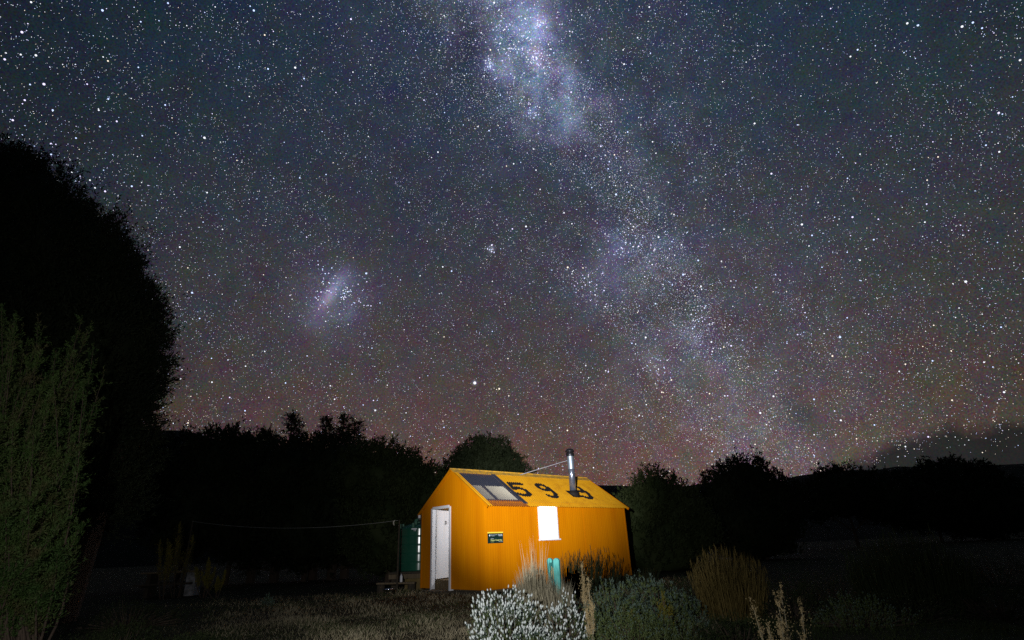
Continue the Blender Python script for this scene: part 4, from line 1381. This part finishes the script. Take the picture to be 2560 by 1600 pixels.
def conifer(name, label, px, ptop, wpx, Y, seed, group, tip=1.0):
    rng = np.random.default_rng(seed)
    c = at(px, ptop, Y)
    h = float(c[2])
    Rm = wpx * mpp(px, ptop, Y)
    t = thing(name, label, 'conifer', (c[0], Y, 0), 0, group)
    P, D, L = [], [], []
    mb = MB().tube([(0, 0, -.1), (0, 0, h * .5), (0, 0, h - .1)], [h * .03, h * .02, .015], 8)
    z = h * .06
    while z < h * .985:
        k = 1 - z / h
        R = Rm * min(1.0, (k * 2.6) ** .8 * tip) * rng.uniform(.7, 1.15)
        nb = rng.integers(6, 10)
        for _ in range(nb):
            a = rng.uniform(0, 2 * PI)
            r = R * rng.uniform(.6, 1.1)
            e = np.array([math.cos(a) * r, math.sin(a) * r, z + r * rng.uniform(.0, .35)])
            mb.tube([(0, 0, z), tuple(e)], [.035, .01], 4)
            m = max(2, int(r / .16))
            for s in np.linspace(.25, 1, m):
                P.append(np.array([0, 0, z]) * (1 - s) + e * s)
                D.append(unit(np.array([math.cos(a), math.sin(a), .7]) + rng.normal(size=3) * .6))
        z += rng.uniform(.14, .30)
    P += [np.array([0, 0, h - .5 + q * .1]) for q in range(4)]
    D += [np.array([0, 0, 1.0])] * 4
    v, f = sprays(np.array(P), np.array(D), .38, 12, .16, .045, rng, .6)
    big_mesh('crown', v, f, LEAF_DARK, t)
    mb.build('trunk', BARK, t)


conifer('conifer', 'broad dark conifer rising highest above the left scrub', 733, 1036, 46, 27, 121, 'dark conifers on the skyline')
conifer('conifer', 'narrow dark conifer between the two broad ones', 817, 1046, 26, 27.5, 122, 'dark conifers on the skyline')
conifer('conifer', 'forked dark conifer with thick leading shoot right of the narrow one', 860, 1042, 34, 27, 123, 'dark conifers on the skyline', .8)
conifer('conifer', 'rounded dark conifer at the right end of the conifer group', 888, 1054, 42, 27.8, 124, 'dark conifers on the skyline', 1.3)
conifer('conifer', 'smallest dark conifer tip left of the broad one', 676, 1072, 22, 27.3, 125, 'dark conifers on the skyline')
tree('scrub_tree', 'dark scrub mass in front of the conifers', 'tree', [(730, 1190, 100, 90), (830, 1190, 90, 85), (780, 1300, 140, 120)], 25.5, .5, 12, .20, .07, 60, 113, LEAF_DARK, BG, upw=1.3)
tree('scrub_tree', 'faintly green bushy tree left of the hut gable', 'tree', [(950, 1200, 80, 85), (1010, 1215, 70, 75), (900, 1190, 60, 70), (970, 1320, 120, 120), (1060, 1240, 60, 70)], 22.5, .42, 13, .14, .05, 110, 114, LEAF_OLIVE, BG, upw=1.2)
tree('dome_tree', 'smooth domed dark tree right behind the hut ridge', 'tree', [(1215, 1190, 92, 92), (1165, 1220, 70, 75), (1265, 1215, 62, 70), (1215, 1300, 130, 120)], 27, .30, 13, .13, .05, 170, 115, LEAF_DARK, BG, upw=.7)
tree('scrub_tree', 'rounded dim bush to the right of the hut', 'tree', [(1640, 1250, 62, 66), (1590, 1290, 50, 60), (1700, 1290, 70, 66), (1650, 1370, 110, 90), (1745, 1330, 50, 60)], 22, .38, 13, .13, .048, 120, 116, LEAF_OLIVE, BG, upw=1.2)
tree('scrub_tree', 'wide spiky topped dark tree right of the hut', 'tree', [(1865, 1215, 70, 62), (1810, 1240, 50, 55), (1930, 1245, 60, 50), (1970, 1270, 50, 45), (1870, 1320, 130, 90)], 28, .50, 12, .19, .065, 70, 117, LEAF_DARK, BG, upw=1.6)
tree('scrub_tree', 'low dark bush line on the slope at the right', 'tree', [(2105, 1235, 75, 60), (2200, 1250, 90, 60), (2040, 1260, 60, 45)], 40, .6, 12, .26, .09, 34, 118, LEAF_DARK, BG, upw=1.0)
tree('scrub_tree', 'dark round bush on the skyline of the right ridge', 'tree', [(2330, 1200, 38, 40), (2300, 1260, 120, 70)], 45, .6, 12, .28, .10, 30, 119, LEAF_DARK, BG, upw=.9)
tree('scrub_tree', 'tallest dark bush on the ridge near the right edge', 'tree', [(2392, 1190, 36, 38), (2440, 1205, 60, 40), (2450, 1270, 130, 80)], 46, .6, 12, .28, .10, 30, 120, LEAF_DARK, BG, upw=.9)
